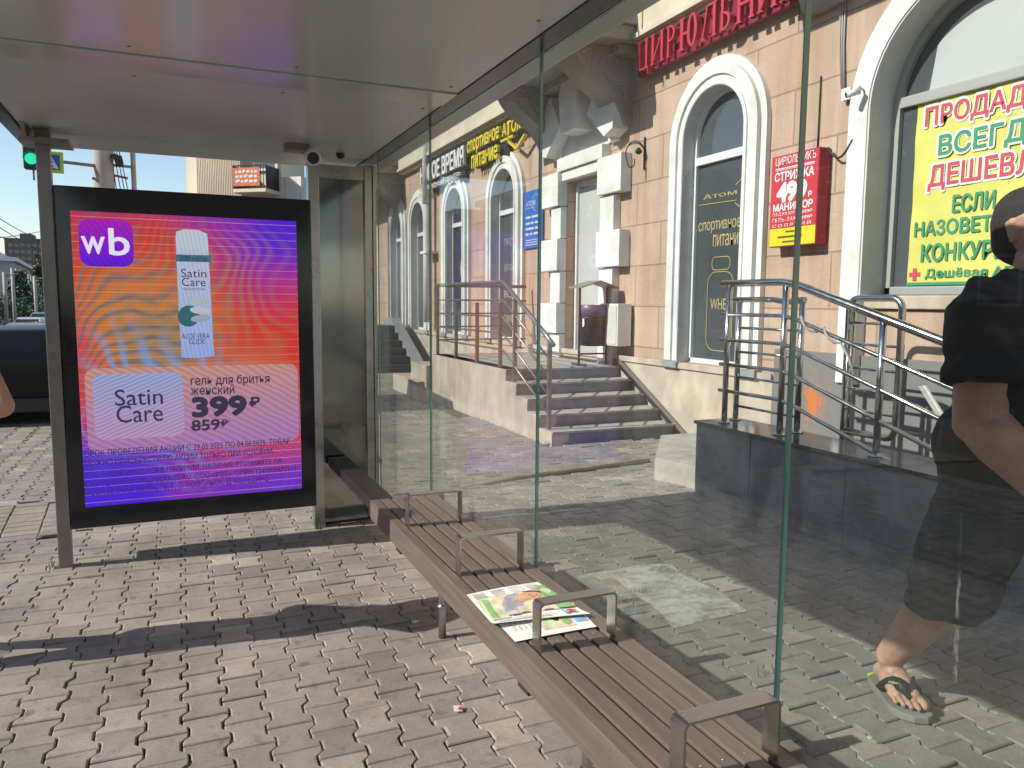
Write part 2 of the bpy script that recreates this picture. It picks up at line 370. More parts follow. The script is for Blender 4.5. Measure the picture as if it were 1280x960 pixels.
wd = k.build('weeds', mat('dry_weed', (.13,.14,.05), .8, var=.3, vscale=40)); tag(wd, 'small dry weeds and grass blades growing in the cracks of the paving', 'weeds', kind='stuff')
# ================================================================== the shop building
XW = 5.0
bld = thing('shop_building', 'peach stucco shop building with white arched windows behind the glass shelter', 'building', (5.0, 6.0, 0.0))
def wallmat():
    m = bpy.data.materials.new('peach_stucco_blocks'); m.use_nodes = True; n = m.node_tree; b = n.nodes['Principled BSDF']
    tc = n.nodes.new('ShaderNodeTexCoord'); sx = n.nodes.new('ShaderNodeSeparateXYZ'); n.links.new(tc.outputs['Object'], sx.inputs[0])
    cb = n.nodes.new('ShaderNodeCombineXYZ'); n.links.new(sx.outputs['Y'], cb.inputs[0]); n.links.new(sx.outputs['Z'], cb.inputs[1])
    mp = n.nodes.new('ShaderNodeMapping'); mp.inputs['Location'].default_value = (0.2, 0.02, 0); n.links.new(cb.outputs[0], mp.inputs[0])
    br = n.nodes.new('ShaderNodeTexBrick'); br.inputs['Scale'].default_value = 1.0
    br.inputs['Brick Width'].default_value = 0.98; br.inputs['Row Height'].default_value = 0.47; br.inputs['Mortar Size'].default_value = 0.009
    br.inputs['Mortar Smooth'].default_value = 0.15; br.inputs['Color1'].default_value = (0.52,0.365,0.268,1); br.inputs['Color2'].default_value = (0.57,0.425,0.325,1)
    br.inputs['Mortar'].default_value = (0.34,0.235,0.175,1); br.inputs['Bias'].default_value = -0.2
    n.links.new(mp.outputs[0], br.inputs['Vector'])
    t = n.nodes.new('ShaderNodeTexNoise'); t.inputs['Scale'].default_value = 1.3; t.inputs['Detail'].default_value = 9; t.inputs['Roughness'].default_value = 0.65
    n.links.new(tc.outputs['Object'], t.inputs['Vector'])
    mr = n.nodes.new('ShaderNodeMapRange'); mr.inputs[1].default_value = .3; mr.inputs[2].default_value = .7; mr.inputs[3].default_value = .82; mr.inputs[4].default_value = 1.1
    n.links.new(t.outputs[0], mr.inputs[0])
    mx = n.nodes.new('ShaderNodeMix'); mx.data_type = 'RGBA'; mx.blend_type = 'MULTIPLY'; mx.inputs[0].default_value = 1
    n.links.new(br.outputs[0], mx.inputs[6]); n.links.new(mr.outputs[0], mx.inputs[7]); n.links.new(mx.outputs[2], b.inputs['Base Color'])
    b.inputs['Roughness'].default_value = 0.88
    ts = n.nodes.new('ShaderNodeTexNoise'); ts.inputs['Scale'].default_value = 2.2; ts.inputs['Detail'].default_value = 9; ts.inputs['Roughness'].default_value = .7
    ms = n.nodes.new('ShaderNodeMapping'); ms.inputs['Scale'].default_value = (1, 2.6, .16); n.links.new(tc.outputs['Object'], ms.inputs[0]); n.links.new(ms.outputs[0], ts.inputs['Vector'])
    mr2 = n.nodes.new('ShaderNodeMapRange'); mr2.inputs[1].default_value = .35; mr2.inputs[2].default_value = .62; mr2.inputs[3].default_value = .74; mr2.inputs[4].default_value = 1.06; n.links.new(ts.outputs[0], mr2.inputs[0])
    mx2 = n.nodes.new('ShaderNodeMix'); mx2.data_type = 'RGBA'; mx2.blend_type = 'MULTIPLY'; mx2.inputs[0].default_value = .8
    n.links.new(mx.outputs[2], mx2.inputs[6]); n.links.new(mr2.outputs[0], mx2.inputs[7]); n.links.new(mx2.outputs[2], b.inputs['Base Color'])
    t2 = n.nodes.new('ShaderNodeTexNoise'); t2.inputs['Scale'].default_value = 38; t2.inputs['Detail'].default_value = 8; n.links.new(tc.outputs['Object'], t2.inputs['Vector'])
    ma = n.nodes.new('ShaderNodeMath'); ma.operation = 'MULTIPLY_ADD'; ma.inputs[1].default_value = -1.6
    n.links.new(br.outputs['Fac'], ma.inputs[0]); n.links.new(t2.outputs[0], ma.inputs[2])
    bp = n.nodes.new('ShaderNodeBump'); bp.inputs['Strength'].default_value = 0.45; bp.inputs['Distance'].default_value = 0.012
    n.links.new(ma.outputs[0], bp.inputs['Height']); n.links.new(bp.outputs[0], b.inputs['Normal'])
    return m
WALL = wallmat()
def uarch(yc, r, zs, zb, n=20):      # outline of an arched opening, from bottom left over the top
    return [(yc-r, zb)] + [(yc - r*math.cos(math.pi*k/n), zs + r*math.sin(math.pi*k/n)) for k in range(n+1)] + [(yc+r, zb)]
ARCH = [(6.33, .475, 3.08, .80, 'near'), (11.60, .475, 3.08, .80, 'far'), (13.95, .475, 3.08, .80, 'watch'), (16.30, .475, 3.08, .80, 'n'), (18.05, .475, 3.08, .80, 'n'), (21.6, .475, 3.08, .80, 'n')]
BIG = (3.65, .80, 2.90, 1.50)
holes = [uarch(a[0], a[1], a[2], a[3]) for a in ARCH] + [uarch(*BIG)]
holes.append(uarch(-1.2, .80, 2.90, 1.50)); holes.append(uarch(-6.0, .80, 2.90, 1.50))
DOOR = (8.46, 9.50, 0.66, 3.06)
holes.append([(DOOR[0],DOOR[2]),(DOOR[0],DOOR[3]),(DOOR[1],DOOR[3]),(DOOR[1],DOOR[2])])
loops = [[Vector((y, z, 0)) for y, z in [(-14,-0.1),(26,-0.1),(26,9.5),(-14,9.5)]]] + [[Vector((y, z, 0)) for y, z in h] for h in holes]
tri = geometry.tessellate_polygon(loops); flat = [p for l in loops for p in l]
mb = MB(); mb.add([(XW, p.x, p.y) for p in flat], [tuple(t) for t in tri])
for h in holes:
    k = len(h); mb.add([(XW, y, z) for y, z in h] + [(XW+0.35, y, z) for y, z in h], [(i, (i+1)%k, k+(i+1)%k, k+i) for i in range(k)])
mb.add([(XW,26,-.1),(XW+9,26,-.1),(XW+9,26,9.5),(XW,26,9.5)], [(0,1,2,3)])
mb.add([(XW,-14,9.5),(XW+9,-14,9.5),(XW+9,26,9.5),(XW,26,9.5)], [(0,1,2,3)])
mb.add([(XW,-14,-.1),(XW+9,-14,-.1),(XW+9,-14,9.5),(XW,-14,9.5)], [(0,1,2,3)])
wall = mb.build('wall', WALL, bld, recalc=False)
def ring(mb, yc, zs, zb, r1, r2, x0, x1, n=28):
    """a U-shaped moulding between the radii r1 < r2, from x0 (front) back to x1"""
    a, b = uarch(yc, r1, zs, zb, n), uarch(yc, r2, zs, zb, n); k = len(a)
    vs = [(x, *p) for x in (x0, x1) for l in (a, b) for p in l]
    fs = []
    for i in range(k-1):
        fs += [(i, i+1, k+i+1, k+i), (i, i+1, 2*k+i+1, 2*k+i), (k+i, k+i+1, 3*k+i+1, 3*k+i), (2*k+i, 2*k+i+1, 3*k+i+1, 3*k+i)]
    fs += [(0, k, 3*k, 2*k), (k-1, 2*k-1, 4*k-1, 3*k-1)]
    mb.add(vs, fs)
def arched_window(yc, r, zs, zb, kind):
    s = MB(); ring(s, yc, zs, zb+.02, r+.19, r+.265, XW-.055, XW+.01); ring(s, yc, zs, zb+.02, r+.09, r+.19, XW-.10, XW+.01); ring(s, yc, zs, zb+.02, r+.035, r+.09, XW-.075, XW+.01)
    ring(s, yc, zs, zb+.02, r-.004, r+.035, XW-.09, XW+.01)
    s.box((XW-.09, yc-r-.27, zb-.06), (XW+.02, yc-r, zb+.02), .004, 1); s.box((XW-.09, yc+r, zb-.06), (XW+.02, yc+r+.27, zb+.02), .004, 1)
    sur = sub(s.build('window_surround', [WHITE, GREYW], bld), bld)
    s = MB(); ring(s, yc, zs, zb, r-.012, r-.002, XW-.085, XW+.10)
    s.box((XW-.05, yc-r, zb-.05), (XW+.10, yc+r, zb-.002), .004)
    s.build('reveal', REVEAL, sur)
    f = MB(); ring(f, yc, zs, zb+.01, r-.055, r-.012, XW+.06, XW+.12); zt = zs-.19
    f.box((XW+.058, yc-r+.02, zt-.04), (XW+.118, yc+r-.02, zt+.04), .006); f.box((XW+.06, yc-r+.02, zb+.002), (XW+.12, yc+r-.02, zb+.055), .006)
    fr = sub(f.build('window_frame', PVC, bld), bld)
    p = MB(); o = uarch(yc, r-.04, zs, zb+.03, 28); p.add([(XW+.10, *q) for q in o], [tuple(range(len(o)))])
    pn = sub(p.build('pane', PANE, fr), bld); return pn
panes = {}
for (yc, r, zs, zb, kd) in ARCH:
    pn = arched_window(yc, r, zs, zb, kd); panes.setdefault(kd, pn)
GOLD = mat('gold_vinyl', (0.50, 0.42, 0.18), 0.5); GREYV = mat('grey_vinyl', (0.42, 0.43, 0.41), 0.5)
# gold outline decals on the nearest arched window
o = (XW+.096, 6.33, 0); t = MB()
def UW(px, py, X=XW+.096, y0=6.33):  # pixel of the photo -> (u, v) on a pane
    q = WX(px, py, X); return (y0-q.y, q.z)
def wr(t, txt, x0, y0, x1, y1, X, yo, orig, **kw):
    a = UW(x0, y1, X, yo); b = UW(x1, y0, X, yo); write(t, txt, orig, FU, FV, FN, (a[0], a[1], b[0], b[1]), **kw)
wr(t, 'Атом', 879, 236, 921, 250, XW+.096, 6.33, o)
line2(t, [UW(872,257), UW(921,250)], .006, o, FU, FV, FN)
c = UW(932, 240); hexr = .17
hx = [(c[0]+hexr*math.cos(R(90+60*k)), c[1]+hexr*math.sin(R(90+60*k))) for k in range(7)]
line2(t, hx[4:7]+hx[1:2], .007, o, FU, FV, FN); line2(t, hx[2:4], .007, o, FU, FV, FN)
a = UW(873,291); b = UW(930,275); write(t, 'спортивное', o, FU, FV, FN, (a[0], a[1]-.02, a[0]+.66, a[1]+.10), spacing=.95)
a = UW(891,306); write(t, 'питание', o, FU, FV, FN, (a[0], a[1]-.02, a[0]+.46, a[1]+.10), spacing=.95)
q0, q1 = UW(882,437), UW(917,352)
line2(t, rrect(q0[0], q0[1], q0[0]+.40, q0[1]+.80, .12, 4)+rrect(q0[0], q0[1], q0[0]+.40, q0[1]+.80, .12, 4)[:1], .007, o, FU, FV, FN)
line2(t, rrect(q0[0]+.06, q0[1]+.82, q0[0]+.34, q0[1]+.95, .05, 4)+rrect(q0[0]+.06, q0[1]+.82, q0[0]+.34, q0[1]+.95, .05, 4)[:1], .007, o, FU, FV, FN)
write(t, 'WHEY', o, FU, FV, FN, (q0[0]+.05, q0[1]+.42, q0[0]+.37, q0[1]+.53))
t.build('window_lettering', GOLD, panes['near'])
o = (XW+.096, 11.60, 0); t = MB()
for s_, zz in (('ПРОТЕИН', 2.35), ('ВИТАМИНЫ', 1.93), ('BCAA', 1.50), ('ОМЕГА', 1.10)): write(t, s_, o, FU, FV, FN, (-.30, zz, .32, zz+.12))
t.build('window_lettering', GREYV, panes['far'])
# the watch repair window: violet film with a pale watch
o = (XW+.095, 13.95, 0); t = MB(); t.add([(XW+.095, 13.95+s_*.42, z) for s_, z in ((1,1.3),(-1,1.3),(-1,3.1),(1,3.1))], [(0,1,2,3)])
fl = sub(t.build('window_film', mat('violet_film', (0.055,0.045,0.10), 0.2, var=.3, vscale=3), panes['watch']), bld)
t = MB(); o = (XW+.09, 13.95, 0)
for rr_ in (.19, .15): line2(t, [(.12+rr_*math.cos(R(k*15)), 2.05+rr_*1.25*math.sin(R(k*15))) for k in range(25)], .022, o, FU, FV, FN)
for k in range(12): line2(t, [(.12+.09*math.cos(R(k*30)), 2.05+.11*math.sin(R(k*30))), (.12+.125*math.cos(R(k*30)), 2.05+.155*math.sin(R(k*30)))], .016, o, FU, FV, FN)
line2(t, [(.12,2.05),(.17,2.17)], .018, o, FU, FV, FN); line2(t, [(.12,2.05),(.06,2.10)], .018, o, FU, FV, FN)
line2(t, [(.12,2.30),(.10,2.62)], .14, o, FU, FV, FN); line2(t, [(.12,1.80),(.14,1.55)], .14, o, FU, FV, FN)
t.build('watch_picture', mat('pale_print', (0.55,0.53,0.55), 0.4), panes['watch'])

def big_window(yc, r, zs, zb, poster=False):
    s = MB(); ring(s, yc, zs, 0.80, r+.10, r+.21, XW-.06, XW+.01, 36); ring(s, yc, zs, 0.80, r-.004, r+.10, XW-.10, XW+.01, 36)
    sur = sub(s.build('window_surround', [WHITE], bld), bld)
    s = MB(); ring(s, yc, zs, zb, r-.02, r-.002, XW-.09, XW+.22, 36); s.build('reveal', REVEAL, sur)
    s = MB(); s.box((XW-.04, yc-r+.01, zb-.10), (XW+.20, yc+r-.01, zb), .01); s.build('sill', CONC, sur)
    f = MB(); ring(f, yc, zs, zb+.005, r-.085, r-.02, XW+.15, XW+.22, 36)
    f.box((XW+.148, yc-r+.03, zs+.02), (XW+.218, yc+r-.03, zs+.10), .008); f.box((XW+.15, yc-r+.03, zb+.003), (XW+.22, yc+r-.03, zb+.07), .008)
    fr = sub(f.build('window_frame', mat('grey_alu_frame', (0.42,0.42,0.40), .4, .2), bld), bld)
    p = MB(); o = uarch(yc, r-.06, zs, zb+.05, 30); p.add([(XW+.19, *q) for q in o], [tuple(range(len(o)))]); p.build('pane', PANE, fr)
    p = MB(); o = [(yc-r+.10, zs+.11)] + [(yc-(r-.24)*math.cos(math.pi*k/20), zs+.11+(r-.28)*math.sin(math.pi*k/20)) for k in range(4, 17)] + [(yc+r-.30, zs+.11)]
    p.add([(XW+.187, *q) for q in o], [tuple(range(len(o)))]); p.build('frosted_panel', PANE_L, fr)
    f = MB(); f.box((XW+.15, yc-.35, zs+.10), (XW+.20, yc-.335, zs+r-.16)); f.build('glazing_bar', mat('grey_alu_frame', (0,0,0)), fr)
big_window(*BIG); big_window(-1.2, .80, 2.90, 1.50); big_window(-6.0, .80, 2.90, 1.50)

# plinths
mb = MB(); mb.box((XW-.035, 5.40, -.1), (XW+.002, 26, .775), .006); mb.box((XW-.06, 5.40, .735), (XW-.033, 26, .80), .006)
mb.build('plinth', CONC, bld)
def dadomat():
    m = bpy.data.materials.new('grey_dado_with_orange_paint'); m.use_nodes = True; n = m.node_tree; b = n.nodes['Principled BSDF']
    tc = n.nodes.new('ShaderNodeTexCoord'); vm = n.nodes.new('ShaderNodeVectorMath'); vm.operation = 'DISTANCE'
    mp = n.nodes.new('ShaderNodeMapping'); mp.inputs['Scale'].default_value = (0, 1.25, 1.0); n.links.new(tc.outputs['Object'], mp.inputs[0])
    n.links.new(mp.outputs[0], vm.inputs[0]); vm.inputs[1].default_value = (0, -1.25*1.10, .60)
    t = n.nodes.new('ShaderNodeTexNoise'); t.inputs['Scale'].default_value = 16; t.inputs['Detail'].default_value = 11; t.inputs['Roughness'].default_value = .8
    mp2 = n.nodes.new('ShaderNodeMapping'); mp2.inputs['Scale'].default_value = (1, 1.3, .8); n.links.new(tc.outputs['Object'], mp2.inputs[0]); n.links.new(mp2.outputs[0], t.inputs['Vector'])
    a = n.nodes.new('ShaderNodeMath'); a.operation = 'MULTIPLY_ADD'; a.inputs[1].default_value = -.62; a.inputs[2].default_value = .33
    n.links.new(vm.outputs['Value'], a.inputs[0])
    s = n.nodes.new('ShaderNodeMath'); s.operation = 'ADD'; n.links.new(a.outputs[0], s.inputs[0]); n.links.new(t.outputs[0], s.inputs[1])
    rp = n.nodes.new('ShaderNodeMapRange'); rp.inputs[1].default_value = .72; rp.inputs[2].default_value = .80; n.links.new(s.outputs[0], rp.inputs[0])
    mx = n.nodes.new('ShaderNodeMix'); mx.data_type = 'RGBA'; n.links.new(rp.outputs[0], mx.inputs[0])
    mx.inputs[6].default_value = (.20,.195,.185,1); mx.inputs[7].default_value = (.62,.17,.035,1)
    n.links.new(mx.outputs[2], b.inputs['Base Color']); b.inputs['Roughness'].default_value = .7; return m
mb = MB(); mb.box((XW-.03, -14, -.1), (XW+.002, 5.40, 1.03), .004); mb.build('dado', dadomat(), bld)

# door with rusticated quoins
rows = [3.185, 2.735, 2.30, 1.86, 1.42, 1.00, .67]
for i, (z1, z0) in enumerate(zip(rows, rows[1:])):
    big = i % 2 == 0
    mb = MB(); mb.box((XW-(.15 if big else .10), 7.90 if big else 8.13, z0+.004), (XW+.01, 8.452, z1-.004), .01); mb.build('quoin', WHITE, bld)
    mb = MB(); mb.box((XW-(.15 if big else .10), 9.508, z0+.004), (XW+.01, 10.05 if big else 9.80, z1-.004), .01); mb.build('quoin', WHITE, bld)
mb = MB(); mb.box((XW-.13, 8.38, 3.19), (XW+.01, 9.58, 3.36), .012); mb.box((XW-.09, 8.454, 3.062), (XW+.05, 9.506, 3.185), .005); mb.build('door_lintel', WHITE, bld)
# fanlight stones above the lintel: two slanted voussoirs and a tall keystone
mb = MB(); N = (1,0,0)
mb.prism([(-.19,3.60),(.19,3.60),(.25,4.10),(.19,4.23),(-.19,4.23),(-.25,4.10)], (XW-.30, 8.97, 0), (0,1,0), FV, N, .31, .012); mb.build('keystone', WHITE, bld)
for s_ in (1, -1):
    mb = MB(); mb.prism([(s_*.78,3.40),(s_*.98,3.46),(s_*1.02,3.98),(s_*.66,4.18),(s_*.36,3.74)], (XW-.22, 8.97, 0), (0,1,0), FV, N, .23, .012); mb.build('voussoir', WHITE, bld)
mb = MB(); o = [(.62*math.cos(math.pi*k/20)+8.97, 3.37+.46*math.sin(math.pi*k/20)) for k in range(21)]
mb.prism([(a-8.97, b) for a, b in o], (XW-.03, 8.97, 0), (0,1,0), FV, N, .04); mb.build('tympanum', REVEAL, bld)
mb = MB(); ring(mb, 8.97, 3.37, 3.37, .64, .80, XW-.07, XW+.01); mb.build('door_arch', WHITE, bld)
d = MB(); d.box((XW+.12, 8.462, .665), (XW+.18, 8.52, 3.055), .004); d.box((XW+.12, 9.44, .665), (XW+.18, 9.498, 3.055), .004); d.box((XW+.12, 8.52, 2.98), (XW+.18, 9.44, 3.055), .004)
df = sub(d.build('door_frame', PVC, bld), bld)
d = MB(); d.box((XW+.15, 8.525, .70), (XW+.20, 9.435, 2.97), .003); dl = sub(d.build('door', PANE_L, df), bld)
h = MB(); h.tube([(XW+.10, 8.62, 1.2), (XW+.10, 8.62, 2.1)], .014, 8); h.box((XW+.10, 8.612, 1.25), (XW+.15, 8.628, 1.28)); h.box((XW+.10, 8.612, 2.02), (XW+.15, 8.628, 2.05)); h.build('handle', STEEL, dl)
d = MB(); d.box((XW+.095, 8.524, .68), (XW+.118, 8.58, 2.95), .003); d.box((XW+.095, 8.66, .68), (XW+.125, 8.76, 2.95), .004); d.build('door_stile', PVC, dl)

# cornice ledge and the balconies on scrolled corbels
LEDGE = mat('cream_ledge', (0.66,0.58,0.44), .8, var=.12, vscale=3, bump=.2)
mb = MB()
for y0, y1 in ((-14, 1.9), (5.45, 7.62), (10.45, 17.5), (20.6, 26)):
    mb.box((XW-.16, y0, 4.40), (XW+.002, y1, 4.75), .01); mb.box((XW-.20, y0, 4.34), (XW+.001, y1, 4.398), .008); mb.box((XW-.12, y0, 4.29), (XW+.001, y1, 4.338), .006)
mb.build('cornice', LEDGE, bld)
STUC = mat('weathered_stucco', (0.36,0.33,0.29), .85, var=.18, vscale=3, bump=.4, bscale=22)
def corbel_profile():      # (distance out from the wall, height): an S-shaped scroll
    P = []
    for k in range(15):
        a = k/14; P.append((.10 + .68*(0.5-0.5*math.cos(math.pi*a))**1.1 + .06*math.sin(2*math.pi*a), 3.54 + .72*a + .05*math.sin(2*math.pi*a)))
    return [(0, 3.50), (.08, 3.50)] + P + [(.82, 4.33), (0, 4.33)]
def balcony(y0, y1, cys, dz=0.0):
    s = MB(); s.box((XW-1.42, y0, 4.335), (XW+.01, y1, 4.50), .015); s.box((XW-1.48, y0-.05, 4.50), (XW+.01, y1+.05, 4.62), .02); s.box((XW-.30, y0+.1, 4.24), (XW+.005, y1-.1, 4.333), .01)
    b = sub(s.build('balcony_slab', STUC, bld), bld)
    for cy in cys:
        s = MB(); s.prism(corbel_profile(), (XW, cy-.20, 0), (-1,0,0), FV, (0,1,0), .40, .02)
        cb = sub(s.build('corbel', STUC, b), bld)
        s = MB()
        for sd_ in (cy-.20, cy+.20):     # raised scrolls on both cheeks
            for (a, z, r_, tw) in ((.30, 4.12, .15, 1.8), (.58, 4.20, .10, 1.5), (.15, 3.82, .10, 1.6)):
                s.tube([(XW-a-r_*(1-k/26)*math.cos(tw*2*math.pi*k/26), sd_, z+r_*(1-k/26)*math.sin(tw*2*math.pi*k/26)) for k in range(25)], .020, 6)
            for k in range(5): s.tube([(XW-.10-.03*k, sd_, 3.60+.04*k), (XW-.16-.06*k, sd_, 3.88+.04*k)], .014, 6)
        s.build('scroll_relief', STUC, cb)
    r_ = MB()
    for k in range(int((y1-y0)/.12)+1): r_.tube([(XW-1.4, y0+k*.12, 4.62), (XW-1.4, y0+k*.12, 5.5)], .012, 6)
    r_.tube([(XW-1.4, y0, 5.5), (XW-1.4, y1, 5.5)], .022, 6); r_.build('balcony_railing', IRON, b)
    b.location.z += dz
balcony(7.65, 10.42, (8.12, 9.98)); balcony(1.95, 5.42, (4.98, 2.3), .32); balcony(17.6, 20.5, (17.95, 20.1))

# ================================================================== entrance stairs
st = thing('entrance_stairs', 'concrete entrance stairs of five steps rising to the shop door landing', 'stairs', (4.2, 8.0, 0))
mb = MB(); mb.prism([(10.70,-.05),(10.70,.668),(8.0,.668),(8.0,.534),(7.705,.534),(7.705,.40),(7.41,.40),(7.41,.267),(7.115,.267),(7.115,.133),(6.82,.133),(6.82,-.05)], (3.45, 0, 0), (0,1,0), FV, (1,0,0), .20, .006)
mb.build('side_wall', CONC, st)
mb = MB()
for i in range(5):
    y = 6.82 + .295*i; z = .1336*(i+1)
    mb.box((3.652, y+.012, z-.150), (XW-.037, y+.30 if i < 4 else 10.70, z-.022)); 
mb.build('risers', mat('shaded_riser', (.25,.245,.235), .8, var=.25, vscale=6, bump=.3), st)  # darker than the treads: the shade on the risers is in their colour
mb = MB()
for i in range(5):
    y = 6.82 + .295*i; z = .1336*(i+1)
    mb.box((3.453, y-.012, z-.024), (XW-.037, y+.305 if i < 4 else 10.69, z), .004)
mb.build('treads', STEPM, st)
mb = MB(); mb.prism([(8.12,.70),(8.12,.76),(7.98,.76),(6.62,.06),(6.62,-.02),(6.72,-.02),(8.0,.66)], (XW-.062, 0, 0), (0,1,0), FV, (1,0,0), .024, .004)
mb.build('skirting', mat('brown_skirting', (.17,.145,.125), .7), st)
rl = thing('stair_railing', 'grey tube railing along the open side of the entrance stairs', 'railing', (3.5, 8.5, .5))
p = MB(); SR = mat('grey_rail_tube', (.30,.29,.27), .35, .7, var=.15)
top = [(3.5,10.62,1.66),(3.5,8.22,1.66),(3.5,8.14,1.63),(3.5,7.10,1.11),(3.5,6.90,1.00)]
p.tube(top, .024, 10); p.build('handrail', SR, rl)
for y, z0, z1 in ((10.6,.67,1.64),(9.81,.67,1.42),(9.03,.67,1.42),(8.28,.67,1.42),(7.86,.53,1.48),(6.99,.13,1.04)):
    p = MB(); p.box((3.48,y-.02,z0),(3.52,y+.02,z1),.004); p.build('post', SR, rl)
for k in range(4):
    h = .78 - .19*k
    p = MB(); p.tube([(3.5,10.6,.67+h),(3.5,8.24,.67+h),(3.5,8.12,.63+h),(3.5,7.02,.09+h)], .011, 8); p.build('rail', SR, rl)
p = MB(); p.tube([(3.5,10.62,1.66),(4.1,10.62,1.66),(4.9,10.62,1.66)], .024, 8); p.build('handrail', SR, rl)
for k in range(4):
    p = MB(); p.tube([(3.5,10.6,.67+.78-.19*k),(4.9,10.6,.67+.78-.19*k)], .011, 8); p.build('rail', SR, rl)

# bin on the landing
bn = thing('litter_bin', 'brown roofed litter bin standing on the entrance landing beside the door', 'bin', (4.68, 8.18, .668))
BROWN = mat('brown_bin_enamel', (.075,.045,.05), .4, var=.2); bx, by = 4.68, 8.18
p = MB(); p.lathe([(.13,1.08-.05),(.155,1.03),(.165,1.36),(.172,1.365),(.172,1.38),(.155,1.38),(.15,1.08)], (bx,by,-.12), 22); p.build('bucket', BROWN, bn)
p = MB(); p.lathe([(.17,1.262),(.178,1.262),(.182,1.40),(.174,1.405)], (bx,by,0), 22); p.build('rim', mat('violet_rim', (.16,.11,.20), .4), bn)
for s_ in (-1, 1):
    p = MB(); p.box((bx+s_*.19-.012, by-.012, .67), (bx+s_*.19+.012, by+.012, 1.62), .003); p.build('post', BROWN, bn)
    p = MB(); p.box((bx+s_*.19-.015, by-.17, .669), (bx+s_*.19+.015, by+.17, .70), .003); p.build('foot', BROWN, bn)
p = MB(); p.box((bx-.19, by-.01, .80), (bx+.19, by+.01, .82)); p.build('crossbar', BROWN, bn)
p = MB()
for a, b in (((bx-.26, 1.60), (bx, 1.68)), ((bx, 1.68), (bx+.26, 1.60))): p.prism([(a[0]-bx,a[1]),(b[0]-bx,b[1]),(b[0]-bx,b[1]+.014),(a[0]-bx,a[1]+.014)], (bx, by-.17, 0), (1,0,0), FV, (0,1,0), .34)
p.build('roof', mat('grey_tin', (.30,.30,.28), .5, .3), bn)
p = MB(); p.prism([(-.015,1.13),(.03,1.16),(.02,1.24),(-.02,1.24)], (bx-.16, by-.05, 0), (0,-1,0), FV, (-1,0,0), .006); p.build('emblem', WHITE, bn)
# grey meter box on the wall behind the bin
mb = thing('meter_box', 'pale grey box fixed to the wall behind the roofed litter bin', 'box', (4.9, 8.0, 1.0))
p = MB(); p.box((XW-.22, 7.78, .92), (XW-.03, 8.10, 1.42), .01); p.build('casing', PVC, mb)
p = MB(); p.box((XW-.228, 7.80, .94), (XW-.218, 8.08, 1.40), .004); p.build('door', REVEAL, mb)

# blocks and dark stairs further along
lb = thing('stone_block', 'low stepped concrete block beyond the far end of the entrance landing', 'block', (3.4, 11.2, 0))
p = MB(); p.box((3.36, 10.72, -.05), (4.2, 11.5, .50), .01); p.box((3.26, 10.80, -.05), (4.2, 12.2, .26), .01); p.build('steps', CONC, lb)
ds = thing('side_stairs', 'dark stairs to the next shop entrance seen through the far glass pane', 'stairs', (3.9, 15.6, 0))
p = MB()
for i in range(6): p.box((3.05, 15.0+.30*i, -.05), (4.45, 17.4, .15*(i+1)), .005)
p.build('steps', mat('dark_step_tile', (.035,.045,.055), .35, var=.3), ds)
p = MB(); p.prism([(14.85,-.05),(14.85,.10),(16.9,1.05),(17.4,1.05),(17.4,-.05)], (4.46,0,0), (0,1,0), FV, (1,0,0), .22); p.build('side_wall', GREYW, ds)
dp = thing('drainpipe', 'pale vertical drainpipe on the wall left of the watch window', 'pipe', (4.85, 15.6, 0))
p = MB(); p.tube([(4.82,15.3,1.0),(4.82,15.3,3.4)], .07, 12); p.build('lower_pipe', REVEAL, dp)
p = MB(); p.tube([(4.82,15.3,3.4),(4.82,15.3,6.5)], .085, 12); p.build('upper_pipe', WHITE, dp)
p = MB(); p.box((4.74,15.1,2.4),(4.99,15.5,2.45)); p.build('clamp', WHITE, dp)

# ================================================================== granite parapet, railings, step block
gp = thing('granite_parapet', 'low dark granite parapet along the pavement carrying steel rails', 'wall', (3.8, 3.0, 0))
p = MB()
for k, (y0, y1) in enumerate(((4.10,4.70),(3.28,4.097),(2.28,3.277),(1.28,2.277),(.28,1.277),(-.8,.277))):
    p.box((3.60, y0+.003, -.05), (3.97, y1-.003, .525), .002)
p.build('tiles', GRANITE, gp)
p = MB(); p.box((3.606, -.79, -.05), (3.96, 4.69, .52)); p.build('grout', mat('pale_grout', (.34,.34,.33), .9), gp)
p = MB(); p.box((3.585, -.8, .527), (3.99, 4.715, .552), .004); p.build('coping', mat('polished_granite_top', (.10,.105,.11), .10, var=.3, vscale=8), gp)
def rail_set(name, label, X, y_end, y_flat, zs, slope, posts, group=None, rad=.019, toprad=.026, y_stop=.9):
    t = thing(name, label, 'railing', (X, 3.5, .552), group=group)
    for i, z in enumerate(zs):
        pts = [(X, y_end, z), (X, y_flat+.06, z), (X, y_flat-.06, z-.018), (X, y_stop, z-(y_flat-y_stop)*slope)]
        p = MB(); p.tube(pts, toprad if i == 0 else rad*.72, 10); p.build('handrail' if i == 0 else 'rail', POLISH, t)
    for y, zt in posts:
        p = MB(); p.tube([(X+.001, y, .552), (X+.001, y, zt)], .021, 12); po = sub(p.build('post', POLISH, t), t)
        p = MB(); p.lathe([(.045,0),(.045,.008),(.025,.016)], (X, y, .552), 16); p.build('flange', POLISH, po)
    return t
rail_set('ramp_railing', 'polished steel ramp railing on the granite parapet, front run with a sloping handrail', 3.72, 4.60, 3.93, (1.575,1.352,1.165,.985,.79), .295,
         [(4.53,1.56),(3.96,1.57),(3.18,1.35),(2.2,1.06),(1.3,.80)])
t = rail_set('ramp_railing', 'thinner level steel rails fixed just behind the sloping ramp railing', 3.90, 4.68, 4.20, (1.46,), .0, [(4.62,1.46),(3.99,1.46)], y_stop=3.97, toprad=.021)
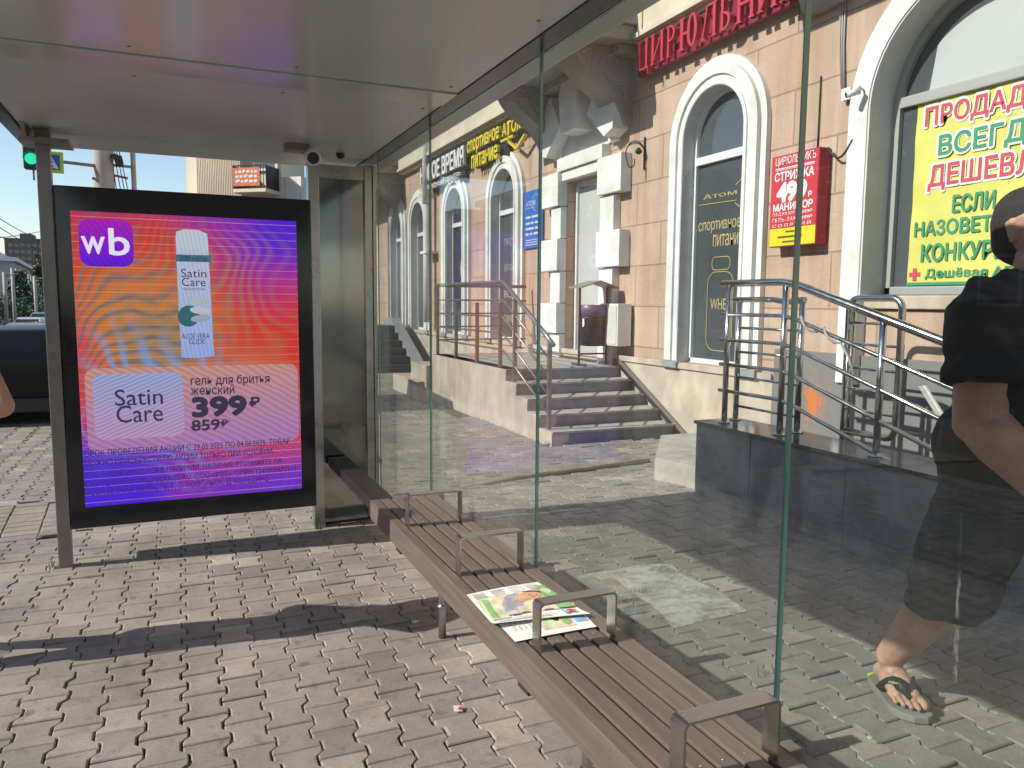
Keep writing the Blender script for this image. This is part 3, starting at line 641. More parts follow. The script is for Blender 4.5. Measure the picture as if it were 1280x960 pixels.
for z in (1.25,1.07,.88,.66):
    p = MB(); p.tube([(3.90,4.62,z),(3.90,3.99,z)], .010, 8); p.build('rail', POLISH, t)
cb = thing('bent_cable', 'thin grey cable twisted round the upper ramp rail', 'cable', (3.72,3.7,1.3))
p = MB(); p.tube([(3.72+.03*math.cos(k*.9), 3.86-.028*k, 1.335-.009*k+.03*math.sin(k*.9)) for k in range(14)] + [(3.72,3.42,1.12),(3.73,3.36,.98)], .008, 8); p.build('cord', mat('grey_cable', (.35,.34,.33), .5), cb)
fr = thing('frame_railing', 'rounded steel frame railing with thin bars in front of the peach wall', 'railing', (4.45, 3.9, .3))
y1, y0, z0, z1 = 4.10, 3.66, .52, 1.475; X = 4.45
def arc(cy, cz, r, a0, a1, n=5): return [(X, cy+r*math.cos(R(a0+(a1-a0)*k/n)), cz+r*math.sin(R(a0+(a1-a0)*k/n))) for k in range(n+1)]
p = MB(); p.tube([(X, y1, .05), (X, y1, z1-.08)] + arc(y1-.08, z1-.08, .08, 0, 90) + arc(y0+.08, z1-.08, .08, 90, 180) + arc(y0+.08, z0+.08, .08, 180, 270) + [(X, y1, z0)], .024, 10); p.build('frame', POLISH, fr)
for z in (1.30,1.15,.98,.83,.68):
    p = MB(); p.tube([(X, y1, z), (X, y0, z)], .010, 8); p.build('bar', POLISH, fr)
p = MB(); p.tube([(X+.10, y1+.05, .05), (X+.10, y1+.05, 1.44)], .022, 10); p.build('post', POLISH, fr)
lv = thing('steel_bracket', 'loose bright steel bracket hanging on the ramp rail beside the walking man', 'bracket', (3.8, 2.9, .9))
p = MB(); p.prism([(0,0),(.035,.01),(.17,-.15),(.14,-.17)], (3.80, 2.98, .98), FU, FV, FN, .02, .003); p.build('blade', mat('bright_tin', (.75,.74,.70), .35, .6), lv)
p = MB(); p.tube([(3.79,2.83,.84),(3.78,2.78,.80),(3.78,2.80,.77)], .008, 6); p.build('hook', IRON, lv)
bl = thing('step_block', 'low pale concrete step beside the left end of the granite parapet', 'step', (3.9, 5.2, 0))
p = MB(); p.prism([(3.55,5.16),(3.66,4.74),(4.75,4.74),(4.75,6.05),(4.22,6.05)], (0,0,-.03), (1,0,0), (0,1,0), (0,0,1), .21, .008); p.build('slab', STEPM, bl)

# ================================================================== bus shelter
CZ = 2.279
sh = thing('bus_shelter', 'steel and glass bus shelter with grey panelled ceiling over the bench', 'bus shelter', (0.3, 2.0, 0))
CEIL = mat('grey_ceiling_panel', (.56,.585,.57), .20, 0.0, spec=.6, var=.07, vscale=1.2, bump=.025, bscale=3)
CEIL2 = mat('grey_ceiling_strip', (.57,.59,.58), .12, 0.0, spec=.7, var=.10, vscale=3, bump=.05, bscale=5)
DARKS = mat('dark_roof_profile', (.055,.05,.055), .22, 0.2, spec=.6)
p = MB(); p.box((-.72, -2.6, CZ+.02), (1.30, 5.10, CZ+.15), .004); roof = sub(p.build('roof', [POSTM], sh), sh)
ys = [-2.6, -.55, .62, 1.93, 3.085, 3.295, 4.685]
for y0, y1, dz, m in ((-2.58,-.25,0,CEIL),(-.25,.0,-.006,CEIL2),(.0,3.08,0,CEIL),(3.083,3.292,-.006,CEIL2),(3.295,4.68,0,CEIL)):
    p = MB(); p.box((-.652, y0+.002, CZ+dz), (1.106, y1-.002, CZ+.019), .0015)
    p.build('ceiling_panel', m, roof)
p = MB(); p.prism([(4.683,CZ+.0),(5.09,CZ-.004),(5.09,CZ+.018),(4.683,CZ+.018)], (-.66,0,0), (0,1,0), FV, (1,0,0), 1.76); p.build('end_trim', CEIL, roof)
p = MB(); p.box((-.72, -2.6, CZ-.012), (-.656, 5.12, CZ+.019), .003); p.build('side_trim', mat('sky_tinted_trim', (.10,.13,.15), .12, .6, spec=.8), roof)  # the blue-grey colour carries the reflected sky
p = MB(); p.box((1.108, -2.6, CZ-.004), (1.185, 5.06, CZ+.019), .002); p.build('glass_channel', DARKS, roof)
for y0, y1 in ((-2.58,-.02),(-.018,3.19),(3.193,5.08)):
    p = MB(); p.box((1.20, y0, CZ+.002), (1.297, y1, CZ+.019), .002); p.build('eave_panel', CEIL, roof)
p = MB()
for y in (.15, 1.2, 2.2, 3.0, 3.38, 4.6):
    for x in (-.60, -.1, .45, 1.05): p.lathe([(.004,-.0025),(.007,-.001),(.007,0)], (x, y, CZ), 8)
p.build('rivets', POSTM, roof)
# glass panes of the back wall
XG = 1.192; JT = [-1.22, .012, 1.247, 2.481, 3.735, 4.80]
for y0, y1 in zip(JT, JT[1:]):
    p = MB(); p.box((XG, y0+.004, .16), (XG+.010, y1-.004, CZ-.0045))
    bm = p.bm; bm.normal_update()
    for f in bm.faces: f.material_index = 1 if abs(f.normal.x) < .5 else 0
    pane = sub(p.build('glass_pane', [GLASS_NEAR if y1 < 1.3 else GLASS if y1 < 2.6 else GLASS_FAR, GEDGE], sh, recalc=False), sh)
    c = MB()
    for yy in (y0+.05, y1-.05): c.box((XG-.012, yy-.02, .40), (XG-.001, yy+.02, .44), .003)
    c.build('glass_clip', STEEL, pane)
def streakmat():
    m = bpy.data.materials.new('dried_streak'); m.use_nodes = True; n = m.node_tree; n.nodes.clear(); o_ = n.nodes.new('ShaderNodeOutputMaterial')
    tr = n.nodes.new('ShaderNodeBsdfTransparent'); df = n.nodes.new('ShaderNodeBsdfDiffuse'); df.inputs[0].default_value = (.75,.75,.72,1); mx = n.nodes.new('ShaderNodeMixShader')
    tc = n.nodes.new('ShaderNodeTexCoord'); mp = n.nodes.new('ShaderNodeMapping'); mp.inputs['Scale'].default_value = (1,1,.35); t = n.nodes.new('ShaderNodeTexNoise'); t.inputs['Scale'].default_value = 90; t.inputs['Detail'].default_value = 6
    n.links.new(tc.outputs['Object'], mp.inputs[0]); n.links.new(mp.outputs[0], t.inputs['Vector']); mr = n.nodes.new('ShaderNodeMapRange'); mr.inputs[1].default_value = .42; mr.inputs[2].default_value = .75; mr.inputs[4].default_value = .20
    n.links.new(t.outputs[0], mr.inputs[0]); n.links.new(mr.outputs[0], mx.inputs[0]); n.links.new(tr.outputs[0], mx.inputs[1]); n.links.new(df.outputs[0], mx.inputs[2]); n.links.new(mx.outputs[0], o_.inputs[0]); return m
a, b_ = WX(1203, 640, XG), WX(1194, 852, XG); k = MB(); nn = 24; rnd = random.Random(8)
vs = []
for i in range(nn+1):
    f = i/nn; w_ = .0018 + .0030*f*rnd.uniform(.6,1.3); y = a.y+(b_.y-a.y)*f + rnd.uniform(-.0006,.0006); z = a.z+(b_.z-a.z)*f; vs += [(XG-.0012, y-w_, z), (XG-.0012, y+w_, z)]
k.add(vs, [(2*i,2*i+1,2*i+3,2*i+2) for i in range(nn)]); k.build('dirt_streak', streakmat(), sh)
for y in JT[:-1]:
    p = MB(); p.box((XG+.03, y-.02, -.02), (XG+.07, y+.02, .44), .004); p.build('glass_foot', POSTM, sh)
# posts
p = MB(); p.box((-.598, 4.60, -.02), (-.535, 4.665, CZ-.06), .004); po = sub(p.build('post', POSTM, sh), sh)
p = MB(); p.box((-.66, 4.52, CZ-.075), (-.44, 4.74, CZ-.055), .003); p.box((-.60, 4.60, CZ-.055), (-.53, 4.66, CZ), .002)
p.prism([(4.45,CZ-.001),(4.52,CZ-.06),(4.74,CZ-.06),(4.80,CZ-.001)], (-.64,0,0), (0,1,0), FV, (1,0,0), .018); p.build('bracket', POSTM, po)
for y in (.45, -2.2):
    p = MB(); p.box((1.20, y-.03, -.02), (1.26, y+.03, CZ), .004); p.build('post', POSTM, sh)
# dark end panel beside the display
YP = 4.845
DM = mat('dark_mirror_panel', (.31,.31,.305), .045, 1.0, var=.12, vscale=2.5)
p = MB(); p.box((.842, YP, .055), (1.118, YP+.03, CZ-.11)); ep = sub(p.build('end_panel', DM, sh), sh)
p = MB()
p.box((.778, YP-.03, -.01), (.842, YP+.05, CZ-.02), .004); p.box((1.118, YP-.03, .045), (1.165, YP+.05, CZ-.02), .004)
p.box((.843, YP-.02, .035), (1.117, YP+.045, .054), .002); p.box((.843, YP-.02, CZ-.11), (1.117, YP+.045, CZ-.03), .002)
p.box((1.168, YP-.04, .03), (1.19, YP+.02, CZ-.02), .003)
p.build('panel_frame', STEEL, ep)
p = MB(); p.box((.80, YP+.051, -.02), (1.16, YP+.06, .036)); p.build('panel_kick', BLACK, ep)

# ceiling camera
cc = thing('surveillance_camera', 'white bullet camera with dark lens under the shelter ceiling above the display', 'camera', (.74, 4.36, 2.2))
p = MB(); d = Vector((-.10,-1,-.28)).normalized(); a = Vector((.735,4.44,2.232))
p.tube([a, a+d*.02, a+d*.17, a+d*.185], .048, 18, rs=[.029,.041,.043,.038]); p.build('housing', PVC, cc)
p = MB(); p.tube([a+d*.186, a+d*.190], .031, 16); p.build('lens', mat('lens_glass', (.01,.01,.015), .05, spec=.9), cc)
p = MB(); p.tube([a+d*.03, (.70,4.47,2.262)], .014, 8); p.box((.60,4.40,2.245), (.72,4.52,2.279), .004); p.build('mount', POSTM, cc)
p = MB(); p.lathe([(.026,0),(.024,-.02),(.012,-.03)][::-1], (.93,4.60,2.279), 12)
sn = p.build('ceiling_sensor', BLACK, None); tag(sn, 'small black round sensor on the ceiling to the right of the bullet camera', 'sensor')

# ================================================================== advertising display
YA = 4.60
ad = thing('advertising_display', 'tall black framed advertising screen glowing with a red and violet shaving gel advert', 'display', (.11, 4.68, .2))
p = MB(); p.box((-.532, YA, .204), (.756, YA+.20, 2.006), .008); p.build('housing', mat('black_display_case', (.012,.013,.020), .12, spec=.6), ad)
SX0, SX1, SZ0, SZ1 = -.459, .671, .320, 1.880
def screenmat():
    m = bpy.data.materials.new('led_screen'); m.use_nodes = True; n = m.node_tree; n.nodes.clear(); L = n.links.new
    out = n.nodes.new('ShaderNodeOutputMaterial'); em = n.nodes.new('ShaderNodeEmission'); L(em.outputs[0], out.inputs[0])
    tc = n.nodes.new('ShaderNodeTexCoord'); mp = n.nodes.new('ShaderNodeMapping')
    mp.inputs['Location'].default_value = (.459+.11, 0, .2-.320); L(tc.outputs['Object'], mp.inputs[0])
    sp = n.nodes.new('ShaderNodeSeparateXYZ'); L(mp.outputs[0], sp.inputs[0])       # metres from the lower left corner
    def math_(op, a, b=None, c=None):
        q = n.nodes.new('ShaderNodeMath'); q.operation = op
        for i, v in enumerate((a, b, c)):
            if v is None: continue
            if isinstance(v, (int, float)): q.inputs[i].default_value = v
            else: L(v, q.inputs[i])
        return q.outputs[0]
    x, z = sp.outputs['X'], sp.outputs['Z']
    nz = n.nodes.new('ShaderNodeTexNoise'); nz.inputs['Scale'].default_value = 1.6; nz.inputs['Detail'].default_value = 2; L(mp.outputs[0], nz.inputs['Vector'])
    def blob(cx, cz, rx, rz, soft=1.0):
        dx = math_('DIVIDE', math_('SUBTRACT', x, cx), rx); dz = math_('DIVIDE', math_('SUBTRACT', z, cz), rz)
        d = math_('SQRT', math_('ADD', math_('MULTIPLY', dx, dx), math_('MULTIPLY', dz, dz)))
        d = math_('ADD', d, math_('MULTIPLY', math_('SUBTRACT', nz.outputs[0], .5), .5))
        q = n.nodes.new('ShaderNodeMapRange'); q.interpolation_type = 'SMOOTHERSTEP'; q.inputs[1].default_value = 1.0; q.inputs[2].default_value = 0.15
        q.inputs[3].default_value = 0; q.inputs[4].default_value = soft; L(d, q.inputs[0]); return q.outputs[0]
    col = None
    def mixc(prev, fac, c):
        q = n.nodes.new('ShaderNodeMix'); q.data_type = 'RGBA'
        if isinstance(prev, tuple): q.inputs[6].default_value = (*prev, 1)
        else: L(prev, q.inputs[6])
        if isinstance(c, tuple): q.inputs[7].default_value = (*c, 1)
        else: L(c, q.inputs[7])
        if isinstance(fac, float): q.inputs[0].default_value = fac
        else: L(fac, q.inputs[0])
        return q.outputs[2]
    col = mixc((.62,.045,.035), blob(.30,.98,.62,.52), (.62,.20,.04))
    col = mixc(col, blob(.72,.62,.55,.34), (.58,.16,.07))
    col = mixc(col, blob(.42,.86,.34,.34,.75), (.30,.22,.11))
    col = mixc(col, blob(.62,.40,.62,.28,.65), (.50,.20,.17))
    col = mixc(col, blob(1.12,1.66,.86,.72), (.085,.022,.60))
    col = mixc(col, blob(.62,1.72,.62,.36,.75), (.17,.03,.45))
    col = mixc(col, blob(.15,1.62,.34,.32,.55), (.33,.03,.22))
    col = mixc(col, blob(.05,.05,.95,.62), (.075,.025,.66))
    col = mixc(col, blob(1.0,.0,.85,.42,.92), (.12,.03,.58))
    col = mixc(col, blob(-.06,.75,.24,.55,.8), (.72,.03,.05))
    # moire: fans of darker and bluish bands, as the camera's rows beat against the screen's
    nw = n.nodes.new('ShaderNodeTexNoise'); nw.inputs['Scale'].default_value = 2.4; nw.inputs['Detail'].default_value = 1; L(mp.outputs[0], nw.inputs['Vector'])
    sw = n.nodes.new('ShaderNodeSeparateXYZ'); L(nw.outputs['Color'], sw.inputs[0]); x0_, z0_ = x, z
    x = math_('ADD', x, math_('MULTIPLY', math_('SUBTRACT', sw.outputs['X'], .5), .55)); z = math_('ADD', z, math_('MULTIPLY', math_('SUBTRACT', sw.outputs['Y'], .5), .55))
    def fan(cx, cz, freq, dist):
        dx = math_('SUBTRACT', x, cx); dz = math_('SUBTRACT', z, cz)
        ang = math_('ARCTAN2', dz, dx); rad = math_('SQRT', math_('ADD', math_('MULTIPLY', dx, dx), math_('MULTIPLY', dz, dz)))
        return math_('ADD', math_('MULTIPLY', math_('SINE', math_('ADD', math_('MULTIPLY', ang, freq), math_('MULTIPLY', rad, dist))), .5), .5)
    f1 = fan(-.22,.62,46,16); f2 = fan(1.20,.22,44,26); f3 = fan(.10,.20,38,-18); f4 = fan(.55,1.9,60,12)
    mask1 = blob(.25,.95,.75,.85,.80); mask2 = blob(.75,.35,.85,.5,.55)
    col = mixc(col, math_('MULTIPLY', math_('POWER', f1, 2.0), mask1), (.10,.13,.17))
    col = mixc(col, math_('MULTIPLY', math_('POWER', f2, 2.0), mask2), (.13,.20,.62))
    col = mixc(col, math_('MULTIPLY', math_('POWER', f3, 2.0), blob(.35,.55,.60,.55,.85)), (.16,.34,.60))
    col = mixc(col, math_('MULTIPLY', math_('POWER', f4, 1.5), blob(.5,1.15,.9,.6,.55)), (.34,.20,.10))
    x, z = x0_, z0_
    # seams between the LED modules and the fine rows
    s1 = math_('FRACT', math_('MULTIPLY', z, 1/.0432)); seam = math_('LESS_THAN', math_('ABSOLUTE', math_('SUBTRACT', s1, .5)), .045)
    col = mixc(col, math_('MULTIPLY', seam, math_('MULTIPLY_ADD', nz.outputs[0], .7, -.08)), (.75,.52,.38))
    s2 = math_('FRACT', math_('MULTIPLY', z, 1/.016)); rows = math_('MULTIPLY', math_('LESS_THAN', s2, .35), .14)
    col = mixc(col, rows, (.02,.01,.02))
    L(col, em.inputs[0]); em.inputs[1].default_value = .74; return m
p = MB(); p.add([(SX0,YA-.002,SZ0),(SX1,YA-.002,SZ0),(SX1,YA-.002,SZ1),(SX0,YA-.002,SZ1)], [(0,1,2,3)])
scr = sub(p.build('screen', screenmat(), ad, recalc=False), ad)
AU, AV, AN = Vector((1,0,0)), Vector((0,0,1)), Vector((0,-1,0))
def UA(px, py): q = WY(px, py, YA); return (q.x, q.z)
def aw(mb, txt, x0, y0, x1, y1, lay, **kw):      # box by two photo pixels (left-top, right-bottom)
    a, b = UA(x0, y0), UA(x1, y1); write(mb, txt, (0, YA-.003-.0012*lay, 0), AU, AV, AN, (a[0], min(a[1], b[1]), b[0], max(a[1], b[1])), **kw)
def aplate(name, poly, lay, m, parent):
    q = MB(); q.add([(u, YA-.003-.0012*lay, v) for u, v in poly], [tuple(range(len(poly)))]); return q.build(name, m, parent)
def gradmat(name, c0, c1, axis='Z', lo=0.0, hi=1.0, s=.8, diag=0.0, wave=.16, freq=3.2, rot=35):
    m = bpy.data.materials.new(name); m.use_nodes = True; n = m.node_tree; n.nodes.clear()
    out = n.nodes.new('ShaderNodeOutputMaterial'); em = n.nodes.new('ShaderNodeEmission'); n.links.new(em.outputs[0], out.inputs[0]); em.inputs[1].default_value = s
    tc = n.nodes.new('ShaderNodeTexCoord'); sp = n.nodes.new('ShaderNodeSeparateXYZ'); n.links.new(tc.outputs['Generated'], sp.inputs[0])
    ad_ = n.nodes.new('ShaderNodeMath'); ad_.operation = 'MULTIPLY_ADD'; ad_.inputs[1].default_value = diag
    n.links.new(sp.outputs['X'], ad_.inputs[0]); n.links.new(sp.outputs[axis], ad_.inputs[2])
    wv = n.nodes.new('ShaderNodeTexWave'); wv.inputs['Scale'].default_value = freq; wv.inputs['Distortion'].default_value = 2.5; wv.inputs['Detail'].default_value = 1
    mp = n.nodes.new('ShaderNodeMapping'); mp.inputs['Rotation'].default_value = (0, R(rot), 0); n.links.new(tc.outputs['Generated'], mp.inputs[0]); n.links.new(mp.outputs[0], wv.inputs['Vector'])
    rp = n.nodes.new('ShaderNodeValToRGB'); rp.color_ramp.elements[0].color = (*c0, 1); rp.color_ramp.elements[1].color = (*c1, 1)
    n.links.new(ad_.outputs[0], rp.inputs[0])
    mx = n.nodes.new('ShaderNodeMix'); mx.data_type = 'RGBA'; mx.blend_type = 'MULTIPLY'; mx.inputs[0].default_value = wave
    n.links.new(rp.outputs[0], mx.inputs[6]); n.links.new(wv.outputs['Color'], mx.inputs[7]); n.links.new(mx.outputs[2], em.inputs[0]); return m
SW = emit('screen_white', (.62,.60,.72), .9); SD = emit('screen_dark', (.030,.022,.055), .8); SD2 = emit('screen_dim', (.16,.05,.22), .55)
a, b = UA(97, 270), UA(168, 334); aplate('logo_tile', rrect(a[0], b[1], b[0], a[1]-.01, .055), 1, gradmat('logo_violet', (.10,.015,.62), (.36,.02,.42)), scr)
t = MB(); aw(t, 'w', 101, 295, 132, 318, 2, bold=.012); aw(t, 'b', 135, 285, 163, 320, 2, bold=.012); t.build('logo_letters', SW, scr)
# the can
a, b = UA(217, 286), UA(267, 446); cx = (a[0]+b[0])/2
poly = [(a[0]+.008, a[1]-.05),(a[0]+.012,a[1]-.015),(a[0]+.05,a[1]),(b[0]-.055,a[1]-.002),(b[0]-.012,a[1]-.02),(b[0]-.009,a[1]-.06),(b[0]-.002,b[1]+.2),(b[0]+.004,b[1]+.005),(cx,b[1]-.006),(a[0]+.016,b[1]),(a[0]+.010,b[1]+.22)]
aplate('can_picture', poly[::-1], 1, gradmat('can_pale_blue', (.30,.40,.74), (.52,.56,.66), s=.75), scr)
c, d = UA(219, 318), UA(264, 328); aplate('can_band', [(c[0],d[1]),(d[0],d[1]),(d[0],c[1]),(c[0],c[1])], 2, emit('can_teal', (.045,.13,.20), .8), scr)
t = MB(); aw(t, '200 ml/us', 224, 319, 259, 327, 3); aw(t, 'Satin', 226, 336, 258, 347, 3); aw(t, 'Care', 227, 347, 257, 358, 3); aw(t, 'SENSITIVE', 229, 360, 256, 363, 3)
aw(t, 'ALOE VERA', 227, 417, 262, 423, 3); aw(t, 'GLIDE', 236, 424, 256, 430, 3); t.build('can_lettering', SD, scr)
def blobpoly(px, py, rx, ry, rot=0, n=18):
    c = UA(px, py); return [(c[0]+rx*math.cos(2*math.pi*k/n)*math.cos(R(rot))-ry*math.sin(2*math.pi*k/n)*math.sin(R(rot)), c[1]+rx*math.cos(2*math.pi*k/n)*math.sin(R(rot))+ry*math.sin(2*math.pi*k/n)*math.cos(R(rot))) for k in range(n)]
aplate('aloe_leaf', blobpoly(236, 395, .055, .060, -30), 3, emit('leaf_teal', (.02,.11,.14), .8), scr)
for i, (px, py, rt) in enumerate(((248,376,-12),(250,388,-5),(251,398,6))): aplate('pebble', blobpoly(px, py, .052, .020, rt), 4+i, emit('pebble_%s' % ('pale','mid','grey')[i], ((.34,.40,.42),(.42,.46,.46),(.26,.33,.36))[i], .8), scr)
# the price panel
a, b = UA(105, 458), UA(375, 552); aplate('price_panel', rrect(a[0], b[1]+.01, b[0]-.005, a[1]-.012, .05), 1, gradmat('panel_haze', (.42,.20,.46), (.56,.30,.24), axis='Z', s=.75, diag=-.1, wave=.22, freq=7), scr)
a, b = UA(115, 466), UA(231, 544); aplate('brand_panel', rrect(a[0], b[1], b[0], a[1]-.01, .045), 2, gradmat('brand_sky', (.50,.30,.50), (.32,.38,.66), s=.78, wave=.30, freq=6, rot=-62), scr)
t = MB(); aw(t, 'Satin', 143, 487, 204, 505, 3, bold=.004); aw(t, 'Care', 145, 507, 204, 526, 3, bold=.004)
aw(t, 'гель для бритья', 238, 470, 337, 481, 3, bold=.012); aw(t, 'женский', 238, 482, 293, 492, 3, bold=.012)
aw(t, '399', 239, 496, 309, 519, 3, bold=.045); aw(t, '₽', 311, 496, 325, 508, 3, bold=.035); aw(t, '859', 239, 525, 275, 537, 3, bold=.022); aw(t, '₽', 276, 524, 285, 533, 3, bold=.02)
e0, e1 = UA(238, 534), UA(288, 526); line2(t, [e0, e1], .006, (0,YA-.0078,0), AU, AV, AN, depth=.0004); t.build('price_lettering', SD, scr)
t = MB(); fine = ('СРОК ПРОВЕДЕНИЯ АКЦИИ С 29.05.2025 ПО 04.06.2025. ТОВАР', 'МОЖНО ПРИОБРЕСТИ ПО АКЦИИ ТОЛЬКО ПРИ УСЛОВИИ,', 'ЧТО ТОВАР ИМЕЕТСЯ В НАЛИЧИИ. НАЛИЧИЕ УТОЧНЯЙТЕ НА', 'САЙТЕ WWW.WILDBERRIES.RU. ООО «РВБ». ОГРН 1247700471919.', 'МОСКОВСКАЯ ОБЛАСТЬ, Г. О. ПОДОЛЬСК, Д. КОЛЕДИНО')
ends = (362, 342, 352, 372, 336); rights = (549, 562, 574, 584, 598)
for i, s_ in enumerate(fine):
    a = UA(105.5, 567.5+12.3*i-4.5); a2 = UA(105.5, 567.5+12.3*i+5); b = UA(ends[i], rights[i]); write(t, s_, (0,YA-.0066,0), AU, AV, AN, (a[0], a2[1], b[0], a[1]), bold=.008)
t.build('small_print', emit('screen_print', (.045,.016,.12), .8), scr)

# ================================================================== bench
bench = thing('bench', 'long brown slatted bench with steel armrests along the glass wall', 'bench', (1.02, 1.7, 0))
ZT = .465; Y0, Y1 = -.9, 3.635
p = MB(); p.box((.853, Y0, .371), (.894, Y1, ZT), .003); p.build('front_board', WOOD, bench)
xs = [.903, .9605, 1.018, 1.0755, 1.135]
for i, x in enumerate(xs):
    p = MB(); p.box((x, Y0, ZT-.040), (x+(.046 if i < 4 else .053), Y1-.002*i, ZT-.001*i*0), .003); p.build('slat', WOOD, bench)
p = MB(); p.box((.866, 3.637, .398), (.985, YP-.032, .452), .004); p.build('end_beam', mat('shade_brown_beam', (.020,.015,.014), .5, var=.2), bench)  # much darker than the slats: the shade at this end is painted in
for i, x in enumerate(xs):
    for y in (.55-.02, 1.20-.02, 1.855-.02, 2.50-.02, 3.15-.02):
        p = MB(); p.lathe([(.0045,0),(.0045,.0008),(.002,.0012)], (x+.023, y+.05, ZT), 8); p.build('screw', STEEL, bench)
AY = [-.10, .55, 1.20, 1.855, 2.50, 3.15]
def armrest(y):
    w_, t_, zt = .046, .006, .604; xa, xb = .897, 1.145
    out = [(xa,ZT-.06),(xa,zt-.012),(xa+.004,zt-.003),(xa+.012,zt),(xb-.012,zt),(xb-.004,zt-.003),(xb,zt-.012),(xb,ZT-.06)]
    inn = [(xb-t_,ZT-.06),(xb-t_,zt-.013),(xb-.014,zt-t_),(xa+.014,zt-t_),(xa+t_,zt-.013),(xa+t_,ZT-.06)]
    q = MB(); q.prism(out+inn, (0, y-w_/2, 0), (1,0,0), FV, (0,1,0), w_); return q
for y in AY:
    armrest(y).build('armrest', STEEL, bench)
    p = MB(); p.box((.896, y-.05, .372), (1.18, y+.05, .4245), .002); p.box((.858, y-.035, .352), (.90, y+.035, .3705), .002); p.build('crossbar', IRON, bench)
for y in (3.007, 1.75, .45):
    p = MB(); p.tube([(1.01, y, -.03), (1.01, y, .372)], .0165, 14); lg = sub(p.build('leg', STEEL, bench), bench)
    p = MB(); p.tube([(1.01, y, .135), (1.01, y, .147)], .022, 14); p.build('leg_ring', STEEL, lg)

# newspapers
def papermat(name, seed):
    m = bpy.data.materials.new(name); m.use_nodes = True; n = m.node_tree; b = n.nodes['Principled BSDF']
    b.inputs['Base Color'].default_value = (.80,.79,.76,1); b.inputs['Roughness'].default_value = .55; return m
PAPER = papermat('newsprint', 1)
PH = {k: mat('ink_'+k, c, .6, var=.25, vscale=30) for k, c in dict(green=(.24,.42,.17), lime=(.56,.65,.42), skin=(.60,.33,.20), grey=(.30,.30,.33), text=(.55,.55,.55), dark=(.08,.05,.04), blue=(.25,.45,.62), red=(.55,.07,.08), cream=(.70,.58,.42), shirt=(.36,.35,.40)).items()}
def newspaper(name, label, q, z, curl, pics):
    """q: four corners bl, br, tr, tl of the page on the bench; the page is a slightly bowed sheet with folded leaves under it"""
    q = [Vector((a.x, a.y, 0)) for a in q]
    c = sum(q, Vector())/4; t = thing(name, label, 'newspaper', (c.x, c.y, z))
    def P(u, v, h=0): 
        a = q[0].lerp(q[1], u); b = q[3].lerp(q[2], u); w_ = a.lerp(b, v)
        zz = z + .004 + .005*math.sin(math.pi*u)*math.sin(2.2*v+.3) + curl*max(0, .14-v)/.14*.012*(1-u*.5) + h
        return (w_.x, w_.y, zz)
    def sheet(n, poly, h, m, parent=None):
        k = MB(); k.add([P(u, v, h) for u, v in poly], [tuple(range(len(poly)))]); return k.build(n, m, parent or t)
    for i in range(3):
        k = MB(); nn = 14; o = .012*i
        vs = [P(a/nn*(1-.4*o)+o*.3, b/nn*(1-o)+o*.5, -.0012*i) for a in range(nn+1) for b in range(nn+1)]
        k.add(vs, [(a*(nn+1)+b, (a+1)*(nn+1)+b, (a+1)*(nn+1)+b+1, a*(nn+1)+b+1) for a in range(nn) for b in range(nn)], smooth=True)
        pg = k.build('page', PAPER, t)
    k = MB(); mats = list(PH); used = [PH[x] for x in mats]
    def grid(poly, key, h):
        # fan of small patches keeps the print on the bowed page
        us = [a for a, _ in poly]; cu = sum(us)/len(us); cv = sum(b for _, b in poly)/len(poly)
        for s_ in range(4):
            f0, f1 = s_/4, (s_+1)/4
            for (a, b), (c_, d) in zip(poly, poly[1:]+poly[:1]):
                pts = [(cu+(a-cu)*f, cv+(b-cv)*f) for f in (f0, f1)] + [(cu+(c_-cu)*f, cv+(d-cv)*f) for f in (f1, f0)]
                if f0 == 0: pts = pts[1:]; pts = [(cu, cv)] + pts[0:2]
                k.add([P(u, v, h) for u, v in pts], [tuple(range(len(pts)))], mats.index(key))
    for i, (key, poly) in enumerate(pics): grid(poly, key, .0007+.00012*i)
    for f in k.bm.faces: 
        pass
    k.build('print', used, t, recalc=False); return t
def ell(cu, cv, ru, rv, rot=0, n=14): return [(cu+ru*math.cos(2*math.pi*i/n)*math.cos(R(rot))-rv*math.sin(2*math.pi*i/n)*math.sin(R(rot)), cv+ru*math.cos(2*math.pi*i/n)*math.sin(R(rot))+rv*math.sin(2*math.pi*i/n)*math.cos(R(rot))) for i in range(n)]
rc = lambda u0, v0, u1, v1: [(u0,v0),(u1,v0),(u1,v1),(u0,v1)]
lines = []
rnd = random.Random(4)
for col in range(4):
    u = .05+.235*col
    for r_ in range(7): lines.append(('text', rc(u, .955-.026*r_-.014, u+.19*rnd.uniform(.75,1), .955-.026*r_)))
